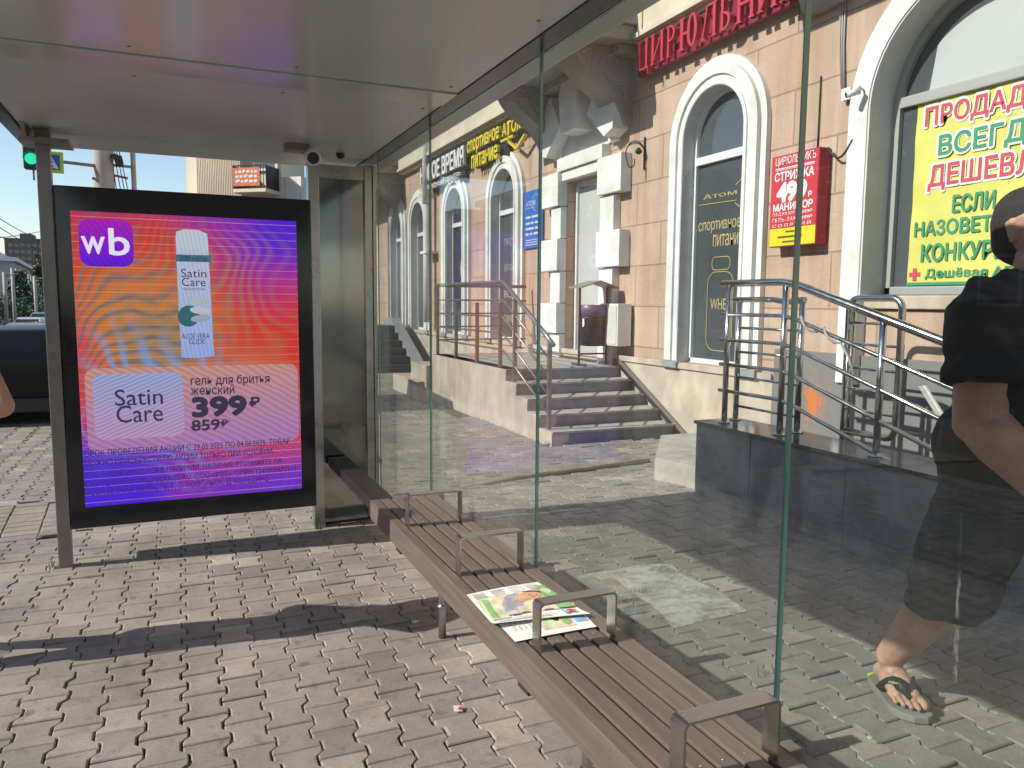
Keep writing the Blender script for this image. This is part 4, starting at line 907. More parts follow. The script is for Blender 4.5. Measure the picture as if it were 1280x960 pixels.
pics = lines + [('cream', rc(.20,.22,.98,.76)), ('lime', rc(.02,.16,.22,.74)), ('green', [(.04,.20),(.12,.18),(.17,.70),(.09,.72)]), ('cream', [(.12,.24),(.15,.24),(.19,.62),(.16,.62)]),
    ('shirt', [(.22,.30),(.40,.30),(.62,.62),(.52,.74),(.38,.70),(.26,.52)]), ('grey', [(.24,.34),(.30,.34),(.42,.64),(.36,.66)]), ('skin', ell(.66,.62,.16,.105,18)), ('skin', ell(.52,.56,.08,.07)), ('dark', [(.60,.73),(.72,.76),(.84,.70),(.86,.62),(.80,.69),(.70,.72)]),
    ('dark', ell(.66,.635,.012,.010)), ('dark', ell(.74,.62,.012,.010)), ('red', ell(.68,.565,.03,.008,10)),
    ('green', [(.80,.56),(.98,.52),(.98,.86),(.86,.88),(.84,.74)]), ('lime', ell(.91,.70,.06,.07)), ('green', [(.78,.22),(.98,.22),(.98,.42),(.80,.44)]),
    ('text', rc(.24,.20,.34,.30)), ('lime', rc(.36,.22,.44,.36)), ('lime', rc(.48,.22,.56,.36)), ('text', rc(.60,.22,.72,.28)), ('text', rc(.04,.06,.60,.09)), ('text', rc(.04,.11,.66,.13)), ('red', ell(.86,.12,.06,.04)), ('blue', rc(.76,.05,.80,.18))]
bl_, br_, tr_, tl_ = G(619,786,.47), G(722,768,.47), G(672,729,.47), G(583,745,.47)
br_ = G(733,777,.47)
newspaper('newspaper', 'open folded newspaper with a portrait photo lying on top on the bench', (bl_, G(738,771,.47), tr_, tl_), .4705, 1.0, pics)
lines2 = [('text', rc(.10+.06*i, .30, .13+.06*i, .62)) for i in range(4)] + [('cream', rc(.40,.15,.80,.80)), ('lime', ell(.5,.4,.10,.22)), ('dark', ell(.62,.5,.05,.14)), ('blue', rc(.82,.25,.98,.85)), ('green', ell(.72,.35,.06,.15))]
newspaper('newspaper', 'second newspaper sticking out from under the one with the portrait', (G(644,802,.47), G(746,783,.47), G(716,753,.47), G(612,768,.47)), .4655, 0.0, lines2)
lt = thing('litter_scrap', 'small red and white wrapper scrap on the paving in front of the bench', 'litter', tuple(G(572,888)))
c = G(572, 888); p = MB(); p.add([(c.x-.018,c.y-.012,.006),(c.x+.012,c.y-.018,.004),(c.x+.02,c.y+.008,.010),(c.x-.01,c.y+.018,.012)], [(0,1,2,3)]); p.build('wrapper', mat('wrapper_white', (.7,.62,.58), .4), lt)
p = MB(); p.add([(c.x-.006,c.y-.012,.010),(c.x+.014,c.y-.012,.008),(c.x+.012,c.y+.006,.0125)], [(0,1,2)]); p.build('stripe', PH['red'], lt)

# ================================================================== signs on the building
REDL = mat('red_letter_face', (.52,.045,.07), .4); REDB = mat('dark_red_sign_box', (.26,.02,.045), .4)
sg = thing('hairdresser_sign', 'red raised lettering on a dark red strip above the nearest arched window', 'sign', (4.85, 6.4, 4.1))
p = MB(); p.box((XW-.10, 4.55, 3.955), (XW-.045, 7.66, 4.275), .004); p.build('backing', REDB, sg)
def serif(ch):
    """strokes of a roman capital on a 1 x 1 box: (x0,y0,x1,y1,width)"""
    T, t, S = .17, .08, .05
    stem = lambda x: [(x, 0, x, 1, T), (x-.15, S/2, x+.15, S/2, S), (x-.15, 1-S/2, x+.15, 1-S/2, S)]
    d = {'И': stem(.14)+stem(.86)+[(.14,.06,.86,.94,t)], 'Р': stem(.2), 'Ю': stem(.10)+[(.1,.5,.42,.5,t)], 'Л': stem(.84)+[(.84,.97,.36,.97,.06),(.40,.97,.16,.06,t),(.02,.025,.30,.025,S)],
         'Ь': stem(.2), 'Н': stem(.14)+stem(.86)+[(.14,.5,.86,.5,t)], 'К': stem(.14)+[(.2,.46,.84,.96,t),(.34,.58,.88,.04,T*.9),(.70,.025,1.0,.025,S),(.66,.975,.98,.975,S)],
         'Ц': stem(.12)+stem(.78)+[(.12,.03,.98,.03,.06),(.95,.03,.95,-.2,.07)], 'Ъ': stem(.36)+[(.36,.97,.02,.97,.06),(.05,.97,.05,.76,.06)]}
    bowls = {'Р': (.2,.73,.62,.27), 'Ю': (.70,.5,.27,.5), 'Ь': (.2,.27,.62,.27), 'Ъ': (.36,.27,.56,.27)}
    return d[ch], bowls.get(ch), ch
def letter(mb, ch, u0, wd, v0, ht, X, dep):
    st_, bw, _ = serif(ch); o = (X, 0, 0); n = 0
    for (a, b, c, d, w_) in st_:
        n += 1
        L = math.hypot((c-a)*wd, (d-b)*ht); w2 = w_*wd*.95 if abs(c-a) < .9*abs(d-b) or True else w_
        w2 = (w_*ht if abs(d-b) < 1e-6 else w_*wd)
        line2(mb, [(u0+a*wd, v0+b*ht), (u0+c*wd, v0+d*ht)], w2, o, FU, FV, FN, depth=dep+.0006*n)
    if bw:
        cx, cy, rx, ry = bw
        if ch == 'Ю': out = ell(cx, cy, rx, ry, n=26); inn = ell(cx, cy, rx-.15, ry-.07, n=26)
        else:
            out = [(cx, cy+ry)] + [(cx+rx*math.sin(math.pi*k/14)**.8 if 0 < k < 14 else cx, cy+ry*math.cos(math.pi*k/14)) for k in range(1, 14)] + [(cx, cy-ry)]
            inn = [(cx, cy+ry-.06)] + [(cx+(rx-.16)*math.sin(math.pi*k/14)**.8, cy+(ry-.06)*math.cos(math.pi*k/14)) for k in range(1, 14)] + [(cx, cy-ry+.06)]
        k = len(out); vs = [(X-(dep+.0085), -(u0+a*wd), v0+b*ht) for a, b in out+inn] + [(X, -(u0+a*wd), v0+b*ht) for a, b in out+inn]; fs = []
        for i in range(k if ch == 'Ю' else k-1):
            j = (i+1) % k; fs += [(i, j, k+j, k+i), (i, j, 2*k+j, 2*k+i), (k+i, k+j, 3*k+j, 3*k+i)]
        mb.add(vs, fs)
uL = -7.53
for ch, wd in zip('ЦИРЮЛЬНИКЪ', (.215,.235,.20,.30,.24,.20,.24,.24,.235,.22)):
    p = MB(); letter(p, ch, uL, wd, 3.965, .315, XW-.14, .05)
    for zz in (4.02, 4.20): p.box((XW-.14, -uL-.06, zz), (XW-.10, -uL-.04, zz+.015))
    uL += wd + .040
    p.build('letter', REDL, sg)

rs = thing('price_lightbox', 'red lightbox price board with a yellow bottom strip right of the nearest arched window', 'sign', (4.93, 5.14, 2.3))
y1, y0, z0, z1 = 5.418, 4.872, 1.925, 2.705; xf = XW-.13
p = MB(); p.box((xf, y0, z0), (XW-.01, y1, z1), .006); p.build('box', mat('red_box_side', (.36,.015,.03), .35), rs)
p = MB(); p.add([(xf-.002,y1-.008,z0+.16),(xf-.002,y0+.008,z0+.16),(xf-.002,y0+.008,z1-.008),(xf-.002,y1-.008,z1-.008)], [(0,1,2,3)]); p.build('red_face', mat('red_face', (.58,.045,.06), .4), rs)
p = MB(); p.add([(xf-.002,y1-.008,z0+.008),(xf-.002,y0+.008,z0+.008),(xf-.002,y0+.008,z0+.158),(xf-.002,y1-.008,z0+.158)], [(0,1,2,3)]); p.build('yellow_face', mat('yellow_face', (.72,.62,.03), .4), rs)
t = MB(); o = (xf-.0035, y1, z0); W_ = y1-y0
for s_, u0, v0, u1, v1, bd in (('ЦИРЮЛЬНИКЪ',.05,.685,.51,.765,.008),('СТРИЖКА',.045,.560,.50,.640,.03),('499',.075,.375,.43,.55,.05),('Р',.445,.39,.485,.44,.03),('МАНИКЮР',.04,.305,.50,.372,.03),
    ('ПЕДИКЮР',.04,.262,.30,.295,.008),('999Р',.38,.262,.50,.292,.012),('ГЕЛЬ-ЛАК',.04,.215,.32,.248,.008),('999Р',.38,.215,.50,.245,.012),('СОЛЯРИЙ',.04,.168,.49,.202,.005)):
    write(t, s_, o, FU, FV, FN, (u0, v0, u1, v1), bold=bd, spacing=1.35 if s_ in ('СОЛЯРИЙ','ПЕДИКЮР','ГЕЛЬ-ЛАК') else 1.0)
line2(t, [(.05,.655),(.50,.655)], .005, o, FU, FV, FN, depth=.0005); line2(t, [(.05,.668),(.50,.668)], .009, o, FU, FV, FN, depth=.0004)
t.build('white_lettering', mat('sign_white', (.80,.78,.76), .5), rs)
t = MB()
line2(t, [(.20,.125),(.34,.125)], .014, o, FU, FV, FN, depth=.0005); line2(t, [(.11,.082),(.33,.082)], .016, o, FU, FV, FN, depth=.0005); write(t, ', 24', o, FU, FV, FN, (.335,.068,.40,.094)); line2(t, [(.17,.04),(.36,.04)], .014, o, FU, FV, FN, depth=.0005)
t.build('small_lettering', mat('sign_dark', (.12,.10,.02), .5), rs)
wc = thing('wall_cable', 'black cable sagging from the top of the red lightbox to the white window arch', 'cable', (4.97,4.8,2.7))
p = MB(); p.tube([(XW-.06, 4.86-.25*k/10, 2.70-.11*math.sin(math.pi*k/10)+.02*k/10) for k in range(11)], .009, 6); p.tube([(XW-.012, 5.02, 2.71+.12*k) for k in range(6)], .006, 5); p.build('cord', IRON, wc)

bp_ = thing('blue_plaque', 'blue information plaque with pale writing left of the shop door', 'plaque', (4.95, 10.6, 2.65))
p = MB(); p.box((XW-.035, 10.20, 2.235), (XW-.006, 10.85, 3.08), .003); p.build('board', mat('blue_plaque', (.03,.14,.52), .4), bp_)
t = MB(); o = (XW-.0365, 10.85, 2.235); write(t, 'АТОМ', o, FU, FV, FN, (.07,.62,.40,.70), bold=.01)
hx = [(.42+.13*math.cos(R(90+60*k)), .66+.13*math.sin(R(90+60*k))) for k in range(7)]; line2(t, hx[4:7]+hx[1:2], .008, o, FU, FV, FN, depth=.0005); line2(t, hx[2:4], .008, o, FU, FV, FN, depth=.0005)
line2(t, [(.05,.595),(.40,.595)], .006, o, FU, FV, FN, depth=.0005)
for v, us in ((.46,((.07,.24),(.28,.55))),(.37,((.07,.22),(.25,.35),(.39,.56))),(.29,((.07,.36),(.40,.52))),(.21,((.07,.18),(.22,.30),(.34,.55)))):
    for a, b in us: line2(t, [(a,v),(b,v)], .032, o, FU, FV, FN, depth=.0005)
for v in (.12,.085,.05): line2(t, [(.07,v),(.58,v)], .012, o, FU, FV, FN, depth=.0005)
t.build('pale_lettering', mat('plaque_pale', (.60,.62,.66), .5), bp_)

BK = mat('black_sign_board', (.025,.024,.025), .5); SWH = mat('white_letters', (.82,.80,.76), .45); YEL = mat('yellow_letters', (.78,.62,.03), .45)
s1 = thing('service_sign', 'black sign board with white raised letters above the watch window', 'sign', (4.9, 14.6, 4.0))
p = MB(); p.box((XW-.08, 13.05, 3.80), (XW-.02, 15.75, 4.22), .004); p.box((XW-.08, 13.3, 3.62), (XW-.02, 15.2, 3.795), .004); p.build('board', BK, s1)
t = MB(); o = (XW-.14, 15.7, 0); write(t, 'НОВОЕ ВРЕМЯ', o, FU, FV, FN, (.02,3.83,2.60,4.18), bold=.03, depth=.05); write(t, 'СЕРВИСНЫЙ ЦЕНТР', o, FU, FV, FN, (.10,3.64,2.36,3.78), bold=.012, depth=.05)
t.build('raised_letters', SWH, s1)
s2 = thing('nutrition_sign', 'black sign board with yellow raised letters above the far arched window', 'sign', (4.9, 11.6, 4.0))
p = MB(); p.box((XW-.08, 10.55, 3.94), (XW-.02, 12.98, 4.22), .004); p.box((XW-.08, 11.35, 3.72), (XW-.02, 12.75, 3.936), .004); p.build('board', BK, s2)
t = MB(); o = (XW-.14, 12.95, 0); write(t, 'спортивное', o, FU, FV, FN, (.02,3.93,1.46,4.19), bold=.02, depth=.05); write(t, 'питание', o, FU, FV, FN, (.24,3.70,1.40,3.92), bold=.02, depth=.05); write(t, 'АТОМ', o, FU, FV, FN, (1.58,3.98,2.36,4.18), bold=.02, depth=.05)
line2(t, [(1.52,3.93),(2.0,3.93)], .03, o, FU, FV, FN, depth=.05); hx = [(2.12+.34*math.cos(R(90+60*k)), 4.02+.30*math.sin(R(90+60*k))) for k in range(7)]; line2(t, hx[1:5], .035, o, FU, FV, FN, depth=.05)
t.build('raised_letters', YEL, s2)

ps = thing('yellow_poster', 'large yellow paper poster with red and green writing inside the big arched window', 'poster', (5.18, 3.6, 2.2))
xp = XW+.182; PT, PB, PL, PRT = 2.955, 1.585, 4.235, 3.07
k = MB(); nn = 20
vs = [(xp-.004*math.sin(a*.9+b*.5)-.003*math.sin(b*1.3), PL+(PRT-PL)*a/nn, PB+(PT-PB)*b/nn-.012*math.sin(a*.8)*(b == nn)) for a in range(nn+1) for b in range(nn+1)]
k.add(vs, [(a*(nn+1)+b, (a+1)*(nn+1)+b, (a+1)*(nn+1)+b+1, a*(nn+1)+b+1) for a in range(nn) for b in range(nn)], smooth=True); k.build('paper', mat('yellow_poster_paper', (.66,.625,.15), .5, var=.08, vscale=3), ps)
o = (xp-.0085, PL, PB); tr_, tg_, tw_ = MB(), MB(), MB()
def pw_(px0, py0, px1, py1): a = WX(px0, py1, xp); b = WX(px1, py0, xp); return (PL-a.y, a.z-PB, PL-b.y, b.z-PB)
for s_, u0, v0, u1, v1, c in (('ПРОДАДИМ',.075,1.13,1.10,1.30,'r'),('ВСЕГДА',.20,.90,.98,1.08,'g'),('ДЕШЕВЛЕ',.13,.68,1.02,.87,'r'),('ЕСЛИ',.34,.505,.66,.635,'g'),('НАЗОВЕТЕ ЦЕНУ',.04,.335,1.12,.47,'g'),('КОНКУРЕНТА',.11,.165,1.04,.30,'g'),('Дешёвая АПТЕКА',.155,.035,1.12,.115,'g')):
    write(tr_ if c == 'r' else tg_, s_, o, FU, FV, FN, (u0, v0, u1, v1), bold=.028)
    if v0 > .6: write(tw_, s_, (xp-.0078, PL, PB), FU, FV, FN, (u0-.018, v0-.018, u1+.018, v1+.018), bold=.075)
line2(tr_, [(.02,.075),(.115,.075)], .032, o, FU, FV, FN, depth=.0006); line2(tr_, [(.0675,.028),(.0675,.122)], .032, o, FU, FV, FN, depth=.0012)
tr_.build('red_lettering', mat('poster_red', (.56,.075,.10), .5), ps); tg_.build('green_lettering', mat('poster_green', (.06,.28,.14), .5), ps); tw_.build('white_outline', mat('poster_white', (.80,.80,.72), .5), ps)
line2(m_ := MB(), [(0,.004),(1.165,.004)], .022, o, FU, FV, FN, depth=.0006); m_.build('green_edge', MATS['poster_green'], ps)

# small fittings on the wall
wl = thing('wall_lantern_bracket', 'curled black iron lamp bracket on the wall between the door and the nearest window', 'bracket', (4.95, 7.7, 3.1))
p = MB(); y, z = 7.62, 3.10
p.box((XW-.02, y-.012, z-.16), (XW-.004, y+.012, z+.20), .002); p.build('back_plate', IRON, wl)
p = MB(); p.tube([(XW-.02, y, z+.02)] + [(XW-.13-.12*math.cos(R(a)), y, z+.02+.13*math.sin(R(a))) for a in range(180, 20, -16)][::1] , .006, 6)
p.tube([(XW-.13+.13*math.cos(R(a)), y, z+.13*math.sin(R(a))) for a in range(20, 215, 15)] + [(XW-.24+.05*(1-math.cos(R(a))), y, z-.08-.07*math.sin(R(a))) for a in range(0, 220, 30)], .0065, 6); p.build('scroll', IRON, wl)
p = MB(); p.lathe([(.01,-.035),(.035,-.02),(.04,.0),(.025,.025),(.008,.04)], (XW-.09, y, z+.04), 10); p.build('lamp_holder', IRON, wl)
jb = thing('junction_box', 'small white junction box on the wall left of the big arched window', 'box', (4.97, 4.66, 3.08))
p = MB(); p.box((XW-.055, 4.665, 3.04), (XW-.004, 4.755, 3.135), .006); p.build('casing', PVC, jb)
p = MB(); p.tube([(XW-.03, 4.70, 3.04), (XW-.03, 4.70, 3.015)], .010, 6); p.build('gland', IRON, jb)
wc2 = thing('wall_camera', 'small white security camera on the white arch of the big window', 'camera', (4.86, 4.5, 3.05))
p = MB(); a = Vector((XW-.20, 4.50, 3.03)); d = Vector((-.75,.45,-.25)).normalized(); p.tube([a-d*.05, a+d*.05], .026, 12); p.build('housing', PVC, wc2)
p = MB(); p.tube([a+d*.051, a+d*.054], .020, 12); p.build('lens', BLACK, wc2)
p = MB(); p.tube([(XW-.10, 4.49, 3.06), (XW-.16, 4.49, 3.08), a-d*.03], .010, 6); p.build('bracket', PVC, wc2)
cv = thing('cable_bundle', 'grey vertical cables running down beside the big arched window', 'cable', (4.97, 4.78, 3.5))
p = MB()
for i in range(3): p.tube([(XW-.015-.012*i, 4.80+.022*i, 4.3), (XW-.015, 4.79+.02*i, 3.5), (XW-.02, 4.76+.012*i, 3.15)], .008, 5)
p.build('cords', mat('grey_cable', (.3,.3,.3)), cv)

# ================================================================== people
def capsule(t, a, b, ra, rb, flat=1.0, axis=None):
    """a tapered limb from a to b; axis/flat squash it along one direction"""
    a, b = Vector(a), Vector(b); q = bmesh.new()
    for c, r_ in ((a, ra), (b, rb)):
        m_ = Matrix.Translation(c) @ Matrix.Scale(r_, 4)
        bmesh.ops.create_icosphere(q, subdivisions=3, radius=1.0, matrix=m_)
    ret = bmesh.ops.convex_hull(q, input=list(q.verts))
    dead = [v for v in q.verts if not v.link_faces]; bmesh.ops.delete(q, geom=dead, context='VERTS')
    keep = set(e for e in ret['geom'] if isinstance(e, bmesh.types.BMFace))
    bmesh.ops.delete(q, geom=[f for f in q.faces if f not in keep], context='FACES_ONLY') if len(keep) < len(q.faces) else None
    if flat != 1.0:
        c = (a+b)/2; ax = Vector(axis).normalized()
        for v in q.verts: v.co -= ax*((v.co-c).dot(ax))*(1-flat)
    return t.merge(q)
def cone(t, a, b, ra, rb, n=28, sq=1.0, ax=(1,0,0), lip=0.0):
    """an open-looking sleeve or hem: a flat-ended frustum"""
    a, b = Vector(a), Vector(b); d = (b-a).normalized(); x = Vector(ax) - d*d.dot(Vector(ax)); x.normalize(); y = d.cross(x)
    secs = [[c + (x*math.cos(2*math.pi*k/n)*r_ + y*math.sin(2*math.pi*k/n)*r_*sq) for k in range(n)] for c, r_ in ((a, ra), (b, rb))]
    return t.loft(secs)
def organic(name, t, m, parent, voxel, smooth=4, local=False, folds=0.0, fsize=.12):
    """fuse the overlapping pieces into one continuous skin"""
    if not local: bmesh.ops.translate(t.bm, verts=t.bm.verts, vec=-Vector(parent['_at']))
    bmesh.ops.recalc_face_normals(t.bm, faces=t.bm.faces)
    me = bpy.data.meshes.new(name); t.bm.to_mesh(me); t.bm.free()
    tmp = bpy.data.objects.new('tmp', me); C.objects.link(tmp)
    r_ = tmp.modifiers.new('r', 'REMESH'); r_.mode = 'VOXEL'; r_.voxel_size = voxel; r_.use_smooth_shade = True
    s_ = tmp.modifiers.new('s', 'SMOOTH'); s_.iterations = smooth; s_.factor = 0.5
    if folds:
        tx = bpy.data.textures.new('folds', 'MARBLE'); tx.noise_scale = fsize; tx.turbulence = 9; tx.noise_depth = 2; tx.marble_type = 'SOFT'
        dm = tmp.modifiers.new('d', 'DISPLACE'); dm.texture = tx; dm.strength = folds; dm.mid_level = .5; dm.texture_coords = 'LOCAL'
    dg = bpy.context.evaluated_depsgraph_get(); out = bpy.data.meshes.new_from_object(tmp.evaluated_get(dg))
    bpy.data.objects.remove(tmp); bpy.data.meshes.remove(me); out.name = name
    out.materials.clear(); out.materials.append(m)
    for p_ in out.polygons: p_.use_smooth = True
    return link(name, out, parent)
def skinmat():
    m = bpy.data.materials.new('skin'); m.use_nodes = True; n = m.node_tree; b = n.nodes['Principled BSDF']
    tc = n.nodes.new('ShaderNodeTexCoord'); t = n.nodes.new('ShaderNodeTexNoise'); t.inputs['Scale'].default_value = 14; t.inputs['Detail'].default_value = 6; n.links.new(tc.outputs['Object'], t.inputs['Vector'])
    rp = n.nodes.new('ShaderNodeValToRGB'); rp.color_ramp.elements[0].position = .3; rp.color_ramp.elements[0].color = (.42,.235,.17,1); rp.color_ramp.elements[1].position = .7; rp.color_ramp.elements[1].color = (.56,.335,.24,1)
    n.links.new(t.outputs[0], rp.inputs[0]); n.links.new(rp.outputs[0], b.inputs['Base Color']); b.inputs['Roughness'].default_value = .5
    b.inputs['Subsurface Weight'].default_value = .12; b.inputs['Subsurface Radius'].default_value = (.02,.008,.004); b.inputs['Subsurface Scale'].default_value = .5
    t2 = n.nodes.new('ShaderNodeTexNoise'); t2.inputs['Scale'].default_value = 160; n.links.new(tc.outputs['Object'], t2.inputs['Vector'])
    bp = n.nodes.new('ShaderNodeBump'); bp.inputs['Strength'].default_value = .2; bp.inputs['Distance'].default_value = .002; n.links.new(t2.outputs[0], bp.inputs['Height']); n.links.new(bp.outputs[0], b.inputs['Normal'])
    return m
SKIN = skinmat()
TSHIRT = mat('black_cotton', (.020,.020,.022), .9, var=.25, vscale=5, bump=.35, bscale=9)
SHORTS = mat('dark_navy_cotton', (.018,.024,.044), .85, var=.3, vscale=6, bump=.4, bscale=12)
HAIRM = mat('cropped_dark_hair', (.03,.025,.022), .8, var=.3, vscale=60, bump=.5, bscale=180)
def hand(t, wrist, d, nrm, side, s=1.0):
    """palm and five curled fingers; d points from the wrist to the fingers, nrm out of the back of the hand"""
    w_ = Vector(wrist); d = Vector(d).normalized(); nr = Vector(nrm); nr = (nr - d*nr.dot(d)).normalized(); x = d.cross(nr)*side
    for k, off in enumerate((-.028,-.010,.009,.027)):
        kn = w_ + d*.088*s + x*off*s; capsule(t, w_ + x*off*.6*s + d*.015, kn, .017*s, .0125*s)
        L = (.040,.044,.041,.032)[k]*s
        p1 = kn + (d*.86 - nr*.5)*L; p2 = p1 + (d*.35 - nr*.93)*L*.75; p3 = p2 + (-d*.25 - nr*.95)*L*.5
        capsule(t, kn, p1, .0105*s, .0095*s); capsule(t, p1, p2, .0095*s, .0088*s); capsule(t, p2, p3, .0088*s, .0075*s)
    b0 = w_ + d*.022*s - x*.022*s; b1 = b0 + (d*.75 - x*.6 - nr*.25)*.042*s; b2 = b1 + (d*.95 - x*.05 - nr*.4)*.032*s
    capsule(t, b0, b1, .015*s, .012*s); capsule(t, b1, b2, .012*s, .0095*s)
def head(t, c, f, s=1.0):
    """c = centre of the skull, f = the way the face looks"""
    c = Vector(c); f = Vector(f).normalized(); l = Vector((0,0,1)).cross(f).normalized(); up = f.cross(l)
    P = lambda a, b, z: c + f*a*s + l*b*s + up*z*s
    capsule(t, P(-.025,0,.035), P(.020,0,.035), .092*s, .086*s); capsule(t, P(-.03,0,-.01), P(.03,0,-.02), .080*s, .078*s)
    capsule(t, P(.05,0,-.045), P(.052,0,-.082), .060*s, .046*s); capsule(t, P(.085,0,-.095), P(.07,0,-.098), .026*s, .034*s)
    capsule(t, P(.098,0,.018), P(.118,0,-.022), .012*s, .017*s); capsule(t, P(.098,.022,-.062), P(.098,-.022,-.062), .010*s, .010*s)
    capsule(t, P(.086,.035,.038), P(.086,-.035,.038), .014*s, .014*s)
    for sd_ in (1, -1):
        capsule(t, P(-.012,sd_*.083,.022), P(-.004,sd_*.086,-.030), .014*s, .010*s); capsule(t, P(-.024,sd_*.088,.018), P(-.014,sd_*.087,-.02), .008*s, .006*s)
        capsule(t, P(.06,sd_*.045,-.015), P(.05,sd_*.052,-.03), .030*s, .03*s)
def eyes(parent, c, f, s=1.0):
    c = Vector(c); f = Vector(f).normalized(); l = Vector((0,0,1)).cross(f).normalized(); up = f.cross(l)
    for sd_ in (1, -1):
        q = c + f*.084*s + l*.033*sd_*s + up*.012*s
        k = MB(); k.tube([q-l*.013, q-l*.008, q, q+l*.008, q+l*.013], .006, 10, rs=[.002,.006,.0075,.006,.002]); e_ = sub(k.build('eye', mat('eye_white', (.60,.57,.54), .2), parent), parent)
        k = MB(); k.tube([q+f*.0062, q+f*.0082], .0042, 10); k.build('iris', mat('iris_dark', (.03,.02,.015), .1), e_)
        k = MB(); b0 = q+up*.019+f*.006; k.tube([b0-l*.02, b0+up*.003+f*.003, b0+l*.02], .004, 6, rs=[.002,.0042,.002]); k.build('eyebrow', HAIRM, parent)
def foot(t, M_, side):
    """bare foot, 0.26 m long: local +y to the toes, +x to the little toe times side, z up from the sole"""
    P = lambda x, y, z: M_ @ Vector((x*side, y, z))
    capsule(t, P(0,-.085,.034), P(-.002,-.03,.048), .033, .036); capsule(t, P(-.002,-.05,.09), P(-.004,-.02,.055), .036, .038)
    capsule(t, P(-.010,-.02,.058), P(-.022,.07,.030), .033, .022); capsule(t, P(.014,-.03,.036), P(.026,.06,.022), .028, .017)
    capsule(t, P(-.028,.075,.022), P(.030,.052,.018), .020, .015)
    toes = ((-.037,.080,.125,.0150,.0138),(-.0115,.088,.132,.0090,.0086),(.0075,.082,.122,.0085,.0082),(.0250,.072,.108,.0082,.0080),(.0405,.056,.090,.0080,.0078))
    for x, y0, y1, ra, rb in toes:
        capsule(t, P(x*.95,y0-.02,.020), P(x,y0+.45*(y1-y0),.019), ra, ra*.92); capsule(t, P(x,y0+.45*(y1-y0),.019), P(x*.99,y1-rb,.012), ra*.92, rb)
def sandal(M_, side, parent, logo):
    P = lambda x, y, z: M_ @ Vector((x*side, y, z))
    out = [(.034,-.115),(.044,-.06),(.046,0),(.056,.06),(.054,.095),(.038,.125),(.012,.146),(-.026,.152),(-.050,.138),(-.058,.10),(-.052,.04),(-.040,-.02),(-.038,-.08),(-.030,-.118),(-.008,-.134),(.018,-.130)]
    k = MB(); n = len(out)
    vs = [P(x,y,z) for z in (-.024,-.020,-.004,0) for x, y in [(a*(.975 if z in (-.024,0) else 1), b*(.985 if z in (-.024,0) else 1)) for a, b in out]]
    fs = [tuple(range(n))[::-1], tuple(range(3*n,4*n))] + [(r_*n+i, r_*n+(i+1)%n, (r_+1)*n+(i+1)%n, (r_+1)*n+i) for r_ in range(3) for i in range(n)]
    k.add(vs, fs); so_ = sub(k.build('flip_flop', mat('grey_foam_sole', (.23,.22,.20), .8, var=.2), parent), parent)
    k = MB(); k.tube([P(.030,-.118,.001), P(.006,-.130,.001), P(-.026,-.117,.001)], .006, 6); k.build('heel_rim', mat('lime_rubber', (.40,.52,.05), .6), so_)
    st = MB(); toe = Vector((-.020,.088,.004))
    for sx, ex in ((1,.050),(-1,-.050)):
        cl = []
        for i in range(11):
            a = i/10; x = toe.x + (ex-toe.x)*a**.85; y = toe.y - .10*a**1.25; z = .004 + .052*math.sin(math.pi*min(1, a*.92+.06))**.9
            cl.append(Vector((x, y, z)))
        secs = []
        for i, q in enumerate(cl):
            wd = .006 + .014*math.sin(math.pi*min(.9, .15+i/10*.75)); d = (cl[min(10,i+1)]-cl[max(0,i-1)]); d.normalize(); up = Vector((q.x*.9+.005, .15, .06)).normalized(); s_ = d.cross(up).normalized()
            secs.append([P(*(q+s_*wd+up*.003)), P(*(q-s_*wd+up*.003)), P(*(q-s_*wd-up*.001)), P(*(q+s_*wd-up*.001))])
        st.loft(secs)
    st.tube([P(toe.x,toe.y+.004,-.002), P(toe.x,toe.y,.012)], .005, 8)
    st.build('strap', mat('black_rubber', (.018,.018,.018), .55, bump=.1), so_)
    if logo:
        lg = MB(); A, B = P(.047,.010,.0445), P(.004,.066,.0600); U_ = (B-A).normalized(); N_ = Vector((-.62,-.30,.72)); N_ = (N_-U_*N_.dot(U_)).normalized()
        write(lg, 'rider', (A+B)/2 + N_*.0045, U_, N_.cross(U_), N_, (-.017,-.0045,.017,.0055), bold=.02)
        lg.build('strap_lettering', mat('lime_print', (.55,.66,.10), .5), so_)
    return so_

def lean(t):      # he leans into his step: hips, trunk and arms sit a little ahead of the trailing leg
    ss = lambda a, b, x: (lambda q: q*q*(3-2*q))(min(1, max(0, (x-a)/(b-a))))
    for v in t.bm.verts: v.co.y -= (.070*ss(.40, .90, v.co.z) + .050*ss(.95, 1.25, v.co.z))*(1-.72*ss(1.44, 1.62, v.co.z))
# ---- the man walking past behind the glass
man = thing('person', 'man in black T-shirt, dark knee-length shorts and flip-flops walking past behind the glass', 'person', (2.45, 1.65, 0))
# right (visible) foot: heel and toe read off the photograph
heel, toe = Vector((2.415, 2.005, 0)), Vector((2.305, 1.745, 0))
d = (toe-heel).normalized(); FM = Matrix(((-d.y*-1, d.x, 0), (-d.x*1, d.y, 0), (0, 0, 1)))
yax = d; xax = Vector((d.y, -d.x, 0))                       # +x = to his right when he looks along d
FMr = Matrix.Translation((heel+toe)/2 + Vector((0,0,.026))) @ Matrix(((xax.x, yax.x, 0, 0), (xax.y, yax.y, 0, 0), (0, 0, 1, 0), (0,0,0,1))) @ Matrix.Scale(1.12, 4)
ankle = FMr @ Vector((-.003,-.045,.105))
d2 = Vector((.06,-1,0)).normalized(); x2 = Vector((d2.y,-d2.x,0))
FMl = Matrix.Translation((2.62, .98, .026)) @ Matrix(((x2.x, d2.x, 0, 0), (x2.y, d2.y, 0, 0), (0, 0, 1, 0), (0,0,0,1)))
